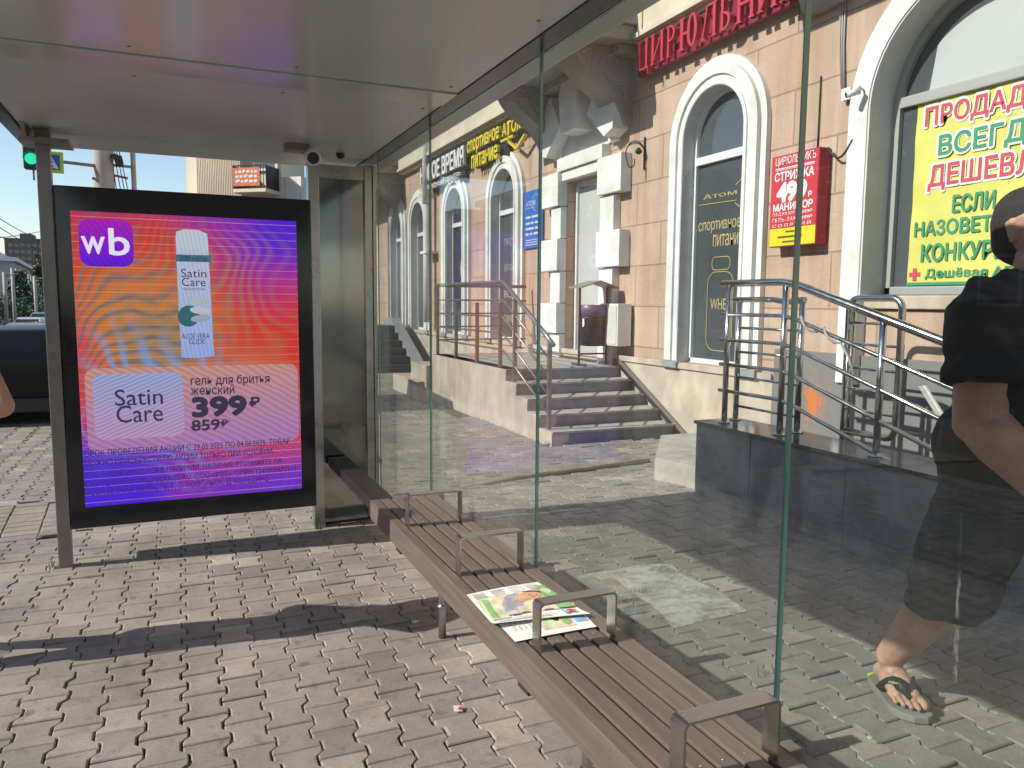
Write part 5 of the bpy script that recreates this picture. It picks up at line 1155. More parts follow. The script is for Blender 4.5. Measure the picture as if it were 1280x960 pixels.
ankl = FMl @ Vector((-.003,-.045,.105))
hipR, hipL, kneeR, kneeL = Vector((2.40,1.63,.90)), Vector((2.60,1.61,.90)), Vector((2.375,1.66,.50)), Vector((2.61,1.30,.50))
t = MB()
foot(t, FMr, 1); foot(t, FMl, -1)
for hp, kn, an in ((hipR, kneeR, ankle), (hipL, kneeL, ankl)):
    capsule(t, hp, kn, .105, .068); cf = kn.lerp(an, .32); back = Vector((0,.018,.0))
    capsule(t, kn, cf+back, .080, .084); capsule(t, cf+back, an, .084, .050); capsule(t, kn.lerp(an,.6), an, .056, .044)
    capsule(t, an+Vector((-.022,0,-.01)), an+Vector((.022,0,.0)), .030, .030)
capsule(t, (2.42,1.66,.95), (2.58,1.66,.95), .15, .15); capsule(t, (2.44,1.63,1.10), (2.56,1.63,1.10), .155, .155); capsule(t, (2.42,1.665,1.32), (2.58,1.665,1.32), .135, .135)
capsule(t, (2.31,1.665,1.42), (2.69,1.66,1.42), .060, .060); capsule(t, (2.5,1.65,1.44), (2.5,1.62,1.58), .078, .070)
shR, elR, wrR = Vector((2.265,1.665,1.405)), Vector((2.225,1.62,1.09)), Vector((2.255,1.40,.885))
shL, elL, wrL = Vector((2.735,1.64,1.405)), Vector((2.79,1.72,1.10)), Vector((2.76,1.62,.86))
for a, b, c in ((shR, elR, wrR), (shL, elL, wrL)):
    capsule(t, a, b, .100, .080); m_ = b.lerp(c, .3); capsule(t, b, m_, .074, .073); capsule(t, m_, c, .073, .040)
hand(t, wrR, wrR-elR+Vector((0,0,-.05)), (-1,-.1,.1), 1); hand(t, wrL, wrL-elL, (1,0,0), -1)
head(t, (2.5,1.625,1.665), (-.05,-1,-.06), 1.02)
lean(t); body = sub(organic('body', t, SKIN, man, .0036, 4), man)
eyes(man, (2.5,1.625-.0336,1.665), (-.05,-1,-.06), 1.02)
h = MB(); c = Vector((2.5,1.632,1.672)); capsule(h, c+Vector((0,.022,.040)), c+Vector((0,-.020,.045)), .0955, .0885); capsule(h, c+Vector((0,.040,-.045)), c+Vector((0,.030,.02)), .078, .0925); capsule(h, c+Vector((.0,-.035,.055)), c+Vector((0,.0,.05)), .080, .09)
lean(h); organic('hair', h, HAIRM, man, .006, 3)
s_ = MB()
capsule(s_, (2.40,1.65,1.00), (2.60,1.65,1.00), .192, .192, .0+1); capsule(s_, (2.41,1.615,1.14), (2.59,1.615,1.14), .205, .205); capsule(s_, (2.40,1.66,1.33), (2.60,1.66,1.33), .190, .190)
capsule(s_, (2.30,1.66,1.42), (2.70,1.65,1.42), .108, .108); capsule(s_, (2.42,1.665,1.47), (2.58,1.665,1.47), .085, .085)
cone(s_, (2.5,1.645,.80), (2.5,1.65,1.0), .222, .225, sq=.93); 
for a, b in ((shR, elR), (shL, elL)):
    d = (b-a).normalized(); cone(s_, a - d*.03, a + d*.205, .122, .130, sq=.95); capsule(s_, a+Vector((0,.0,.0)), a + d*.10, .115, .118)
lean(s_); organic('t_shirt', s_, TSHIRT, man, .0075, 3, folds=.022, fsize=.16)
s_ = MB()
capsule(s_, (2.42,1.67,.90), (2.58,1.67,.90), .175, .175); cone(s_, (2.5,1.65,.96), (2.5,1.65,.80), .195, .205, sq=.95)
for hp, kn, r1 in ((hipR, kneeR, .130), (hipL, kneeL, .125)):
    lo = kn + (kn-hp).normalized()*.095 + (Vector((0,.05,0)) if hp is hipR else Vector((0,0,0)))
    cone(s_, hp+Vector((0,.02,.02)), lo, .148, r1, sq=1.0); cone(s_, lo+Vector((0,0,.018)), lo-(Vector((0,0,.004))), r1+.003, r1+.004)
lean(s_); organic('shorts', s_, SHORTS, man, .0075, 3, folds=.024, fsize=.14)
sandal(FMr, 1, man, True); sandal(FMl, -1, man, False)

# ---- the person at the left edge whose elbow and shadow the photograph shows
ps2 = thing('person', 'person at the left edge with only an elbow showing, casting the long shadow', 'person', (-.95, 3.55, 0))
t = MB(); cx, cy = -.96, 3.57
for s_ in (1, -1):
    hp, kn, an = Vector((cx+s_*.085, cy, .88)), Vector((cx+s_*.085, cy+s_*.03, .48)), Vector((cx+s_*.09, cy+s_*.085, .10))
    capsule(t, hp, kn, .088, .060); capsule(t, kn, kn.lerp(an,.35)+Vector((0,-.012,0)), .056, .056); capsule(t, kn.lerp(an,.35)+Vector((0,-.012,0)), an, .056, .036)
    fm = Matrix.Translation((an.x, an.y+.05, .012)) @ Matrix(((1,0,0,0),(0,1,0,0),(0,0,1,0),(0,0,0,1))); foot(t, fm, s_)
capsule(t, (cx-.06,cy,.96), (cx+.06,cy,.96), .115, .115); capsule(t, (cx-.05,cy,1.12), (cx+.05,cy,1.12), .105, .105); capsule(t, (cx-.08,cy,1.34), (cx+.08,cy,1.34), .10, .10)
capsule(t, (cx-.15,cy,1.42), (cx+.15,cy,1.42), .055, .055); capsule(t, (cx,cy,1.42), (cx,cy+.02,1.55), .056, .052)
a0, e0, w0 = Vector((cx+.19,cy-.01,1.40)), Vector((-.585,3.325,1.035)), Vector((-.75,3.53,.96))
a1, e1, w1 = Vector((cx-.19,cy,1.40)), Vector((cx-.17,cy+.19,1.10)), Vector((cx-.10,cy+.04,.93))
for a, b, c in ((a0, e0, w0), (a1, e1, w1)):
    capsule(t, a, b, .052, .043); capsule(t, b, c, .042, .029)
hand(t, w0, (-.6,.5,-.6), (.8,.3,.5), 1, .95); hand(t, w1, (.5,-.6,-.5), (-.8,.2,.5), 1, .95)
head(t, (cx,cy+.02,1.63), (0,1,0), .95); eyes(ps2, (cx,cy+.02,1.63), (0,1,0), .95)
organic('body', t, SKIN, ps2, .0060, 3)
s_ = MB(); capsule(s_, (cx-.08,cy,1.0), (cx+.08,cy,1.0), .125, .125); capsule(s_, (cx-.08,cy,1.34), (cx+.08,cy,1.34), .118, .118); capsule(s_, (cx-.15,cy,1.42), (cx+.15,cy,1.42), .07, .07)
for a, b in ((a0, e0), (a1, e1)): d = (b-a).normalized(); cone(s_, a-d*.03, a+d*.17, .075, .08)
organic('shirt', s_, mat('pale_cotton', (.30,.30,.32), .9, var=.1), ps2, .010, 3, folds=.012)
s_ = MB(); capsule(s_, (cx-.07,cy,.92), (cx+.07,cy,.92), .125, .125)
for k in (1, -1): cone(s_, (cx+k*.08,cy,.9), (cx+k*.085,cy+k*.03,.46), .11, .105)
organic('shorts', s_, SHORTS, ps2, .010, 3)
h = MB(); capsule(h, (cx,cy,1.67), (cx,cy+.03,1.68), .092, .086); organic('hair', h, HAIRM, ps2, .01, 2)

# ================================================================== cars
TYRE = mat('tyre', (.02,.02,.02), .85); RIM = mat('alloy_rim', (.45,.45,.46), .3, .9); CARG = mat('car_glass', (.02,.025,.03), .03, spec=.9)
LAMP = mat('headlamp_glass', (.55,.57,.60), .08, spec=.9, coat=1.0); TAIL = mat('tail_lamp', (.30,.01,.015), .15)
def car(name, label, at, rz, paint, L=4.5, W=1.82, H=1.6, hood=1.02, suv=True, group=None, nose=1.25):
    t = thing(name, label, 'car', at, rz, group)
    h = L/2; gz = .20
    def sec(x, w_, z0, z1, sh=.07): return [(x,-w_*.93,z0),(x,-w_,z0+.18),(x,-w_,(z0+z1)/2+.08),(x,-w_*.955,z1-sh*.4),(x,-w_*.82,z1),(x,0,z1+.025),(x,w_*.82,z1),(x,w_*.955,z1-sh*.4),(x,w_,(z0+z1)/2+.08),(x,w_,z0+.18),(x,w_*.93,z0),(x,0,z0)]
    w_ = W/2; b = MB()
    S = [(h-.02,w_*.72,gz+.14,hood-.30),(h-.10,w_*.86,gz+.04,hood-.17),(h-.35,w_*.95,gz,hood-.07),(h-.8,w_,gz,hood-.02),(h-1.25,w_,gz,hood+.02),(0,w_,gz,hood+.03),(-h+.7,w_,gz,hood+.04),(-h+.25,w_*.96,gz+.02,hood+.02),(-h+.04,w_*.88,gz+.10,hood-.10)]
    b.loft([sec(*s) for s in S]); b.build('body', paint, t, local=True)
    xf, xr = h-nose, (-h+.22 if suv else -h+.95); top = H
    c = MB(); bw, tw = w_*.93, w_*.72
    A = [[(xf,-bw,hood),(xf,bw,hood),(xr,bw,hood),(xr,-bw,hood)], [(xf-.55,-tw-.04,top-.10),(xf-.55,tw+.04,top-.10),(xr+.20,tw+.04,top-.08),(xr+.20,-tw-.04,top-.08)], [(xf-.75,-tw+.04,top),(xf-.75,tw-.04,top),(xr+.32,tw-.04,top),(xr+.32,-tw+.04,top)]]
    c.loft(A, smooth=False); c.build('cabin', paint, t, local=True)
    def lerp(p, q, a): return tuple(p[i]+(q[i]-p[i])*a for i in range(3))
    def pane(nm, p0, p1, p2, p3, off):
        k = MB(); o_ = Vector(off); k.add([Vector(v)+o_ for v in (p0,p1,p2,p3)], [(0,1,2,3)]); k.build(nm, CARG, t, local=True)
    lo, hi = A[0], A[1]
    for sd_, i0, i1 in ((-1,0,3),(1,1,2)):
        B0, B1, T0, T1 = lo[i0], lo[i1], hi[i0], hi[i1]
        for a0_, a1_ in ((.06,.34),(.38,.66),(.70,.94)):
            p0, p1 = lerp(B0,B1,a0_), lerp(B0,B1,a1_); q0, q1 = lerp(T0,T1,a0_), lerp(T0,T1,a1_)
            pane('side_window', lerp(p0,q0,.12), lerp(p1,q1,.12), lerp(p1,q1,.94), lerp(p0,q0,.94), (0,sd_*.006,.002))
    pane('windscreen', lerp(lerp(lo[0],hi[0],.08),lerp(lo[1],hi[1],.08),.06), lerp(lerp(lo[0],hi[0],.08),lerp(lo[1],hi[1],.08),.94), lerp(lerp(lo[0],hi[0],.94),lerp(lo[1],hi[1],.94),.95), lerp(lerp(lo[0],hi[0],.94),lerp(lo[1],hi[1],.94),.05), (.006,0,.003))
    pane('rear_window', lerp(lerp(lo[3],hi[3],.2),lerp(lo[2],hi[2],.2),.08), lerp(lerp(lo[3],hi[3],.2),lerp(lo[2],hi[2],.2),.92), lerp(lerp(lo[3],hi[3],.92),lerp(lo[2],hi[2],.92),.92), lerp(lerp(lo[3],hi[3],.92),lerp(lo[2],hi[2],.92),.08), (-.006,0,.003))
    for x in (h-.88, -h+.82):
        for sd_ in (-1, 1):
            k = MB(); y = sd_*(w_-.10); k.tube([(x,y-.11,.33),(x,y+.11,.33)], .33, 28); wh = k.build('wheel', TYRE, t, local=True)
            k = MB(); k.tube([(x,y+sd_*.10,.33),(x,y+sd_*.116,.33)], .215, 24); k.build('rim', RIM, wh, local=True)
            k = MB(); k.tube([(x,sd_*(w_-.03),.34),(x,sd_*(w_+.004),.34)], .40, 28); k.build('wheel_arch', BLACK, t, local=True)
    for sd_ in (-1, 1):
        k = MB(); k.box((h-.30,sd_*w_*.55,hood-.30),(h-.06,sd_*w_*.86,hood-.20),.02); k.build('headlight', LAMP, t, local=True)
        k = MB(); k.box((-h+.02,sd_*w_*.60,hood-.22),(-h+.12,sd_*w_*.90,hood-.06),.02); k.build('tail_light', TAIL, t, local=True)
        k = MB(); k.box((xf-.15,sd_*(w_+.02),hood+.02),(xf-.02,sd_*(w_+.17),hood+.16),.03); k.build('mirror', paint, t, local=True)
        k = MB(); k.box((xf-1.2,sd_*(w_+.001),hood-.14),(xf-1.02,sd_*(w_+.022),hood-.11),.006); k.build('door_handle', STEEL, t, local=True)
    for xg in (xf-.10, xf-1.22, xf-2.25):
        for sd_ in (-1, 1):
            k = MB(); k.box((xg-.004,sd_*(w_-.004),gz+.16),(xg+.004,sd_*(w_+.003),hood-.03)); k.build('door_gap', BLACK, t, local=True)
    k = MB(); k.box((-h+.25,-w_*1.01,gz-.02),(h-.3,w_*1.01,gz+.14),.02); k.build('sill_trim', BLACK, t, local=True)
    k = MB(); k.box((h-.06,-w_*.4,gz+.30),(h+.005,w_*.4,gz+.52),.01); k.build('grille', BLACK, t, local=True); return t
def paint(n, c): return mat(n, c, .25, .3, spec=.6, coat=1.0)
car('parked_car', 'dark navy car parked side-on on the pavement behind the display post', (-.68, 10.9, -.02), R(180-3), mat('navy_paint', (.006,.006,.009), .35, spec=.3), 4.8, 1.9, 1.66, 1.08, nose=1.95)
car('parked_car', 'silver car farther down the street behind the dark navy car', (-4.2, 28, -.76), R(180-6), paint('silver_paint', (.40,.42,.44)), 4.4, 1.8, 1.45, .98, suv=False)
q = WY(37, 400, 60); car('parked_car', 'white car with dark windscreen seen far off at the left edge', (q.x, 60, -1.3), R(-95), paint('white_paint', (.62,.62,.62)), 4.4, 1.8, 1.48, .95, suv=False)
q = WY(52, 397, 80); car('parked_car', 'grey car farthest away beyond the white one', (q.x, 80, -1.3), R(-90), paint('grey_paint', (.30,.31,.33)), 4.4, 1.8, 1.5, .98, suv=True)

# ================================================================== street furniture beyond the display
DGR = mat('signal_housing', (.03,.045,.04), .5)
q0, q1 = WY(28, 172, 19), WY(46.5, 212, 19)
tl = thing('traffic_light', 'traffic light showing green, hanging at the end of the mast arm', 'traffic light', (q0.x, 19, q1.z))
p = MB(); p.box((q0.x, 18.9, q1.z), (q1.x, 19.15, q1.z+1.02), .03); p.build('housing', DGR, tl)
cxl = (q0.x+q1.x)/2+.03
for i, (nm, m_) in enumerate((('green_lens', emit('signal_green', (.02,.62,.36), 1.0)), ('amber_lens', mat('amber_lens', (.10,.06,.01), .2)), ('red_lens', mat('red_lens', (.10,.01,.01), .2)))):
    z = q1.z+.20+.31*i; p = MB(); p.tube([(cxl, 18.905, z), (cxl, 18.885, z)], .115, 18); p.build(nm, m_, tl)
    p = MB(); p.loft([[(cxl+.125*math.cos(R(a)), y, z+.125*math.sin(R(a))) for a in range(0, 181, 20)] for y in (18.9, 18.72)], cap=False, close=False); p.build('visor', DGR, tl)
p = MB(); p.tube([(cxl+.02, 19.0, q1.z-.22), (cxl+.02, 19.0, q1.z)], .02, 8); p.build('drop_rod', POSTM, tl)
q0, q1 = WY(47, 188, 19.2), WY(80, 217, 19.2)
zs_ = thing('crossing_sign', 'blue pedestrian crossing sign on a yellow-green square by the green light', 'sign', (q0.x, 19.2, q1.z))
p = MB(); p.box((q0.x, 19.2, q1.z), (q1.x, 19.24, q0.z), .01); p.build('back_plate', mat('lime_reflective', (.50,.62,.06), .5), zs_)
W_, H_ = q1.x-q0.x, q0.z-q1.z
p = MB(); p.add([(q0.x+W_*a, 19.196, q1.z+H_*b) for a, b in ((.14,.14),(.86,.14),(.86,.86),(.14,.86))], [(0,1,2,3)]); p.build('blue_field', mat('sign_blue', (.02,.13,.42), .5), zs_)
p = MB(); p.add([(q0.x+W_*a, 19.193, q1.z+H_*b) for a, b in ((.22,.20),(.80,.20),(.51,.80))], [(0,1,2)]); p.build('white_triangle', mat('sign_white2', (.8,.8,.8), .5), zs_)
p = MB(); o = (q0.x, 19.191, q1.z)
for pts, wd in (([(.50,.60),(.48,.42)],.09),([(.48,.42),(.40,.25)],.06),([(.48,.42),(.57,.27)],.06),([(.50,.57),(.40,.46)],.045),([(.50,.57),(.60,.48)],.045),([(.36,.22),(.44,.22)],.03),([(.54,.22),(.64,.22)],.03)):
    line2(p, [(a*W_, b*H_) for a, b in pts], wd*W_, o, AU, AV, AN, depth=.001)
p.prism([(W_*(.51+.045*math.cos(a)), H_*(.66+.045*math.sin(a))) for a in [k*math.pi/5 for k in range(10)]], o, AU, AV, AN, .001); p.build('walking_figure', BLACK, zs_)
q = WY(129, 200, 19.5); up_ = thing('utility_pole', 'thick pale concrete pole carrying the mast arm above the display', 'pole', (q.x, 19.5, -.1))
CPOLE = mat('pole_concrete', (.42,.39,.34), .85, var=.12, vscale=3)
p = MB(); p.tube([(q.x, 19.5, -.1), (q.x, 19.5, 9.0)], .2, 18, rs=[.24,.17]); p.build('shaft', CPOLE, up_)
q2 = WY(80, 203, 19.3); p = MB(); p.tube([(q.x, 19.4, q2.z-.02), (q2.x-.75, 19.3, q2.z+.05)], .035, 8); p.build('mast_arm', POSTM, up_)
p = MB(); p.tube([(q.x, 19.4, q2.z-.35), (q.x-.22, 19.35, q2.z-.28)], .03, 8); p.build('stub_arm', POSTM, up_)
a = WY(140, 206, 19.5); b_ = WY(167, 209, 19.5); p = MB(); p.tube([(q.x, 19.5, a.z), (b_.x, 19.5, b_.z)], .03, 8); p.build('crossbar', POSTM, up_)
a = WY(139, 217, 19.5); b_ = WY(160, 223, 19.5); p = MB(); p.tube([(q.x, 19.5, a.z), (b_.x, 19.5, b_.z)], .025, 8); p.build('crossbar', POSTM, up_)
a = WY(146, 196, 19.3); fl_ = thing('floodlight', 'small dark floodlight clamped to the concrete pole', 'lamp', tuple(a))
p = MB(); p.prism([(-.10,.06),(.10,.02),(.13,-.14),(-.03,-.16)], (a.x, 19.25, a.z), (1,0,0), FV, (0,1,0), .16, .01); p.build('lamp_head', BLACK, fl_)
p = MB(); p.tube([(q.x+.1, 19.4, a.z-.02), (a.x-.02, 19.33, a.z+.06), (a.x, 19.33, a.z)], .018, 6); p.build('lamp_arm', IRON, fl_)
q3 = WY(166.5, 205, 19.6); tp = thing('thin_pole', 'thin pale metal pole just right of the thick concrete pole', 'pole', (q3.x, 19.6, -.1))
p = MB(); p.tube([(q3.x, 19.6, -.1), (q3.x, 19.6, 7.5)], .055, 10); p.build('shaft', CPOLE, tp)
cw = thing('hanging_cables', 'dark cables hanging between the thick concrete pole and the thin pole', 'cables', (q.x+.3, 19.5, 4)); p = MB()
for i in range(4): p.tube([(q.x+.16+.05*i, 19.45, 4.75), (q.x+.20+.085*i, 19.45, 4.2-.1*i), (q.x+.30+.10*i, 19.45, 3.2)], .010, 5)
p.build('cords', IRON, cw)
ow = thing('overhead_wires', 'thin overhead wires crossing the sky at the left edge', 'wires', (-15, 60, 8)); p = MB()
for (xa, ya, xb, yb) in ((-20,262,58,305),(-20,272,58,318),(-20,287,58,318),(-30,330-30,60,288)): p.tube([WY(xa,ya,30), WY((xa+xb)/2,(ya+yb)/2+1.5,45), WY(xb,yb,60)], .018, 5)
p.build('cords', IRON, ow)

# ================================================================== trees
def leafmat(n, c):
    m = bpy.data.materials.new(n); m.use_nodes = True; t = m.node_tree; b = t.nodes['Principled BSDF']
    oi = t.nodes.new('ShaderNodeAttribute'); oi.attribute_name = 'leaf_tone'; rp = t.nodes.new('ShaderNodeValToRGB')
    rp.color_ramp.elements[0].color = (*[x*.55 for x in c], 1); rp.color_ramp.elements[1].color = (*[min(1, x*1.6) for x in c], 1)
    t.links.new(oi.outputs['Fac'], rp.inputs[0]); t.links.new(rp.outputs[0], b.inputs['Base Color']); b.inputs['Roughness'].default_value = .6; return m
LEAF = leafmat('leaf_green', (.045,.085,.022)); LEAFD = leafmat('leaf_dark', (.025,.055,.022)); BARK = mat('bark', (.10,.08,.06), .9, var=.3)
def tree(name, label, at, H, Rr, lm, n=1500, slim=False, group='street trees'):
    rnd = random.Random(int(abs(at[0])*31+at[1]*7)); t = thing(name, label, 'tree', at, group=group); x, y, z = at
    p = MB(); p.tube([(x,y,z),(x+.1,y,z+H*.3),(x,y+.1,z+H*.62)], .2, 9, rs=[.03*H,.022*H,.008*H])
    for k in range(7):
        a = rnd.uniform(0, 6.28); z0 = z+H*rnd.uniform(.25,.5); p.tube([(x,y,z0),(x+Rr*.45*math.cos(a),y+Rr*.45*math.sin(a),z0+H*.16),(x+Rr*.75*math.cos(a),y+Rr*.75*math.sin(a),z0+H*.24)], .1, 6, rs=[.012*H,.008*H,.003*H])
    p.build('trunk', BARK, t)
    cl = [(rnd.uniform(-.75,.75)*Rr, rnd.uniform(-.75,.75)*Rr, H*rnd.uniform(.30,.93), rnd.uniform(.25,.5)*Rr) for _ in range(22)]
    if slim: cl = [(rnd.uniform(-.35,.35)*Rr*(1.2-k/22), rnd.uniform(-.35,.35)*Rr*(1.2-k/22), H*(.12+.85*k/22), Rr*(.75-.55*k/22)) for k in range(22)]
    vs, fs, tn = [], [], []; ls = .055*H**.6
    for (a, b, c, r_) in cl:
        base = rnd.uniform(.2,.8)
        for _ in range(n//22):
            d = Vector((rnd.gauss(0,1),rnd.gauss(0,1),rnd.gauss(0,.8))).normalized()*r_*rnd.random()**.4; q = Vector((a,b,c))+d
            u = Vector((rnd.gauss(0,1),rnd.gauss(0,1),rnd.gauss(0,1))).normalized(); v = u.orthogonal().normalized(); s = ls*rnd.uniform(.6,1.5)
            i = len(vs); vs += [q-u*s, q+v*s*.5, q+u*s, q-v*s*.5]; fs.append((i,i+1,i+2,i+3)); tn.append(min(1,max(0,base+rnd.uniform(-.25,.25))))
    me = bpy.data.meshes.new('crown'); me.from_pydata(vs, [], fs); me.materials.append(lm); at_ = me.attributes.new('leaf_tone','FLOAT','FACE'); at_.data.foreach_set('value', tn); link('crown', me, t)
    return t
for i, (px, ptop, Y, Rr, lm, sl, lb_) in enumerate(((24,338,95,2.6,LEAFD,True,'tall slim dark conifer at the left edge in front of the pale classical building'),(3,366,92,1.8,LEAF,False,'round green tree at the left edge, left of the slim conifer'),(47,366,110,2.6,LEAFD,False,'dark bushy tree partly behind the shelter post, right of the slim conifer'),(56,316,120,1.6,LEAF,False,'sunlit green tree top showing beside the shelter post above the roof line'),(14,372,88,2.2,LEAFD,False,'low dark shrub-like tree between the slim conifer and the left edge'))):
    q = WY(px, ptop, Y); tree('conifer' if sl else 'tree', lb_, (q.x, Y, -1.3), q.z+1.3, Rr, lm, 1800, sl, group='trees across the street')
for i, (px, ztop, Y) in enumerate(((5,340,70),(15,335,74),(43,345,82))):
    q = WY(px, ztop, Y); t = thing('street_pole', ('pale street pole nearest the left edge','pale street pole just left of the slim conifer','pale street pole just left of the shelter post')[i], 'pole', (q.x, Y, -1.3), group='poles across the street')
    p = MB(); p.tube([(q.x, Y, -1.3), (q.x, Y, q.z)], .13, 8); p.build('shaft', CPOLE, t)
    p = MB(); p.tube([(q.x, Y, q.z-.3), (q.x+.9, Y, q.z-.1)], .05, 6); p.build('arm', CPOLE, t)

# ================================================================== other buildings
def winset(t, fr_o, U, V, N, cols, rows, u0, du, v0, dv, w_, h_, fm, pm, only=None):
    """one window (frame > pane), then copies of it in a loop"""
    src = None; o = Vector(fr_o)
    for r_ in range(rows):
        for c_ in range(cols):
            off = U*(u0+du*c_) + V*(v0+dv*r_)
            if src is None:
                k = MB(); q = [(0,0),(w_,0),(w_,h_),(0,h_)]; k.prism(q, o, U, V, N, .10); f = sub(k.build('window', fm, t, local=True), t)
                k = MB(); k.prism([(.12,.12),(w_-.12,.12),(w_-.12,h_-.12),(.12,h_-.12)], o+N*.05, U, V, N, .06); g_ = k.build('pane', pm, f, local=True); src = (f, g_); f.location = off
            else:
                f = src[0].copy(); C.objects.link(f); f.parent = t; f.location = off; g_ = src[1].copy(); C.objects.link(g_); g_.parent = f
ZV = Vector((0,0,1))
# block with balconies glimpsed between ceiling and display
ap = thing('apartment_building', 'cream apartment building with balconies showing above the display, under the shelter ceiling', 'building', (0, 0, 0))
CREAM = mat('cream_plaster', (.74,.64,.48), .85, var=.1, vscale=.6); RIB = mat('ribbed_cladding', (.72,.65,.55), .7, var=.2, vscale=3, stretch=(3,3,.1))
A_, B_ = WY(234, 240, 38), WY(352, 240, 35.2); A2, B2 = Vector((A_.x,38,0)), Vector((B_.x,35.2,0)); Ud = (B2-A2).normalized(); Nd = Vector((Ud.y,-Ud.x,0)); LW = (B2-A2).length
E_ = WY(381, 240, 36.6); Ue = (Vector((E_.x, 36.6, 0))-B2)
k = MB(); XV, YV = Vector((1,0,0)), Vector((0,1,0)); k.prism([(A2.x,A2.y),(B2.x,B2.y),(B2.x+Ue.x,B2.y+Ue.y),(B2.x+Ue.x+.3,50),(A2.x+1.2,50)], (0,0,-1.4), XV, YV, ZV, 14.9); k.build('wall', CREAM, ap, local=True)
def facb(nm, u0, u1, z0, z1, dep, m, parent=ap):
    k = MB(); k.prism([(u0,z0),(u1,z0),(u1,z1),(u0,z1)], A2, Ud, ZV, Nd, dep, .02); return k.build(nm, m, parent, local=True)
px2u = lambda px: (WY(px, 240, 38-2.8*(px-234)/118)-A2).dot(Ud)
facb('ribbed_bay', px2u(252), px2u(308), 3.2, 13, .35, RIB)
for i in range(26):
    u = px2u(252)+.05+(px2u(308)-px2u(252)-.1)*i/25; k = MB(); k.prism([(u,3.2),(u+.035,3.2),(u+.035,12.9),(u,12.9)], A2+Nd*.355, Ud, ZV, Nd, .05); k.build('cladding_rib', CREAM, ap, local=True)
winset(ap, A2, Ud, ZV, Nd, 1, 4, px2u(318), 1, 1.2, 2.9, 1.2, 1.6, PVC, PANE)
for zb in (5.95, 8.85):
    u0, u1 = px2u(308)+.05, px2u(352)-.1
    facb('balcony_slab', u0, u1, zb, zb+.16, 1.1, CREAM); u2 = u1
    k = MB()
    for j in range(int((u1-u0)/.13)): k.prism([(u0+.13*j,zb+.16),(u0+.13*j+.025,zb+.16),(u0+.13*j+.025,zb+1.1),(u0+.13*j,zb+1.1)], A2+Nd*1.05, Ud, ZV, Nd, .025)
    k.prism([(u0,zb+1.1),(u1,zb+1.1),(u1,zb+1.14),(u0,zb+1.14)], A2+Nd*1.04, Ud, ZV, Nd, .05)
    for uu_ in (u0, u1-.03): k.prism([(0,zb+.16),(1.05,zb+.16),(1.05,zb+1.12),(0,zb+1.12)], A2+Ud*uu_, Nd, ZV, Ud, .025)
    k.build('balcony_railing', IRON, ap, local=True)
k = MB(); k.prism([(px2u(310),6.22),(px2u(342),6.22),(px2u(342),6.98),(px2u(310),6.98)], A2+Nd*1.09, Ud, ZV, Nd, .01); bnr = k.build('banner_cloth', mat('orange_banner', (.62,.16,.05), .6, var=.25, vscale=5), None)
tag(bnr, 'orange cloth banner hung on the balcony railing of the cream building', 'banner')
# white strokes of unreadable lettering across the banner
k = MB(); rnd = random.Random(2)
for r_ in range(3):
    u = .12
    while u < px2u(342)-px2u(310)-.2:
        L = rnd.uniform(.08,.2); line2(k, [(u, .18+.2*r_),(u+L, .22+.2*r_+rnd.uniform(-.03,.03))], .10, A2+Ud*px2u(310)+Nd*1.101+ZV*6.22, Ud, ZV, Nd, depth=.004); u += L+.06
bs_ = k.build('banner_print', WHITE, bnr, local=True)
k = MB(); Nr = Vector((Ue.y,-Ue.x,0)).normalized(); Ur = Ue.normalized(); k.prism([(.15,5.4),(Ue.length-.1,5.4),(Ue.length-.1,6.75),(.15,6.75)], B2, Ur, ZV, Nr, .9, .02); k.build('enclosed_balcony', RIB, ap, local=True)
# classical building and tower far away on the left
cl = thing('classical_building', 'pale classical building with a cornice across the street at the left edge', 'building', (0,0,0)); PALE = mat('pale_facade', (.40,.37,.33), .9, var=.1, vscale=.1)
P0, P1 = Vector((-30.7,195,0)), Vector((-43.8,347,0)); Ud = (P1-P0).normalized(); Nd = Vector((Ud.y,-Ud.x,0)); LW = (P1-P0).length
k = MB(); k.prism([(0,0),(LW,0),(LW,30),(0,30)], P0-ZV*1.4, Ud, -Nd, ZV, 10.7); k.build('wall', PALE, cl, local=True)
k = MB(); k.prism([(-.8,-.8),(LW,-.8),(LW,30),(-.8,30)], P0+ZV*9.3, Ud, -Nd, ZV, .8); k.build('cornice', WHITE, cl, local=True)
k = MB(); k.prism([(6,4),(LW-5,4),(LW-5,26),(6,26)], P0+ZV*10.1, Ud, -Nd, ZV, 2.2); k.build('roof', mat('tin_roof', (.42,.43,.44), .5, .3), cl, local=True)
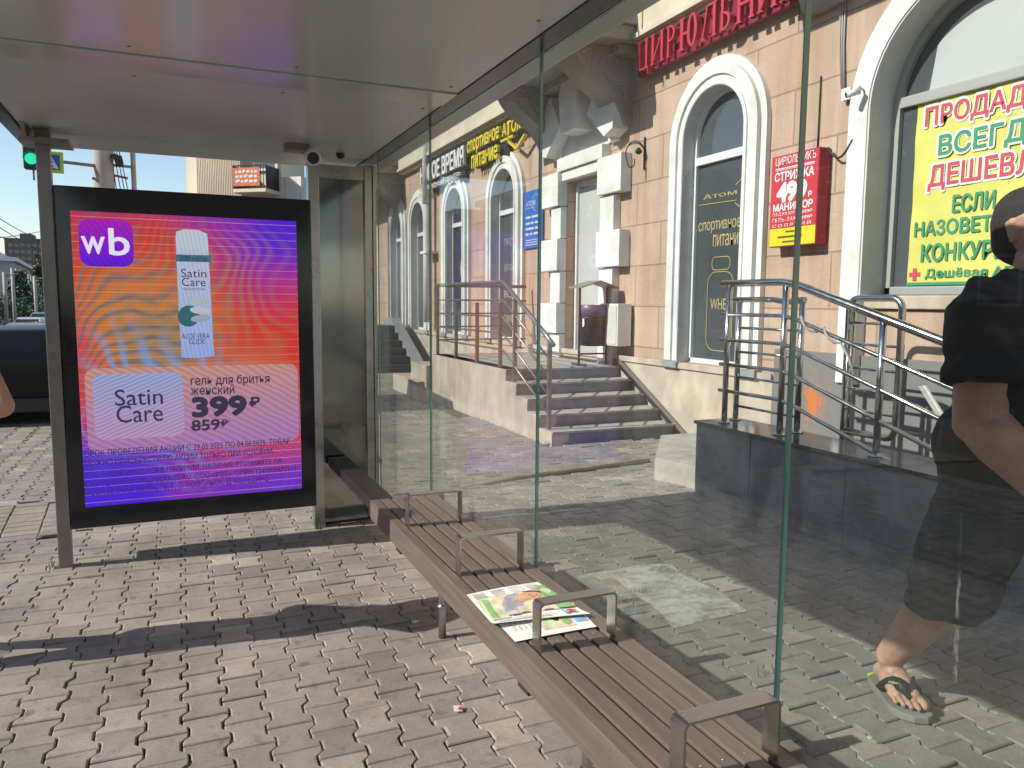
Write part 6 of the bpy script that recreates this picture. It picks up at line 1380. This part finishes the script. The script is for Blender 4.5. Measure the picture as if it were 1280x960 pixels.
winset(cl, P0, Ud, ZV, Nd, 14, 2, 4, 10, 1.2, 4.2, 2.6, 2.6, WHITE, PANE)
winset(cl, P0-Ud*0+Vector((-28,0,0)), Vector((1,0,0)), ZV, Vector((0,-1,0)), 6, 2, 1, 4.2, 1.2, 4.2, 1.8, 2.6, WHITE, PANE)
tw = thing('tower_block', 'grey tower block rising behind the pale classical building', 'building', (0,0,0))
a, b_ = WY(5, 297, 430), WY(75, 300, 430); k = MB(); k.box((a.x,430,0),(b_.x,450,a.z)); k.build('wall', mat('grey_brick_tower', (.16,.13,.12), .9, var=.2, vscale=.2), tw, local=True)
k = MB(); k.box((a.x+6,432,a.z),(b_.x-12,446,a.z+2.4)); k.build('roof_house', MATS['grey_brick_tower'], tw, local=True)
winset(tw, Vector((a.x,430,0)), Vector((1,0,0)), ZV, Vector((0,-1,0)), 8, 6, 1.5, (b_.x-a.x-3)/8, a.z-19.5, 3.1, 1.7, 1.5, PALE, PANE)
# unseen far side of the street, added to darken the reflections in the glass
ob = thing('unseen_street_building', 'unseen long tan building added across the street for the shelter glass to mirror', 'building', (-27, 15, 0)); k = MB(); k.box((-40,-30,-.1),(-27,75,11)); k.build('wall', mat('tan_facade', (.34,.25,.17), .9, var=.12, vscale=.3), ob)
k = MB(); k.box((-27,-30,11),(-26.4,75,11.6)); k.build('cornice', PALE, ob)
winset(ob, Vector((-27+27,-30-15,0)), Vector((0,1,0)), ZV, Vector((1,0,0)), 22, 3, 2, 4.7, 1.4, 3.3, 1.7, 2.0, WHITE, PANE)
for i, (x, y) in enumerate(((-17,9),(-18,17),(-17.5,26),(-18,37))): tree('tree', ('unseen leafy street tree added opposite the shelter, mirrored nearest the right side of the glass','unseen leafy street tree added opposite, second along from the right in the mirrored row','unseen leafy street tree added opposite, third along in the mirrored row','unseen leafy street tree added opposite, farthest along in the mirrored row')[i], (x, y, -.1), 7.5+.5*(i%2), 2.8, LEAF, 1600, group='unseen trees added for the glass to mirror')

for o in bpy.data.objects:
    if '_at' in o: del o['_at']
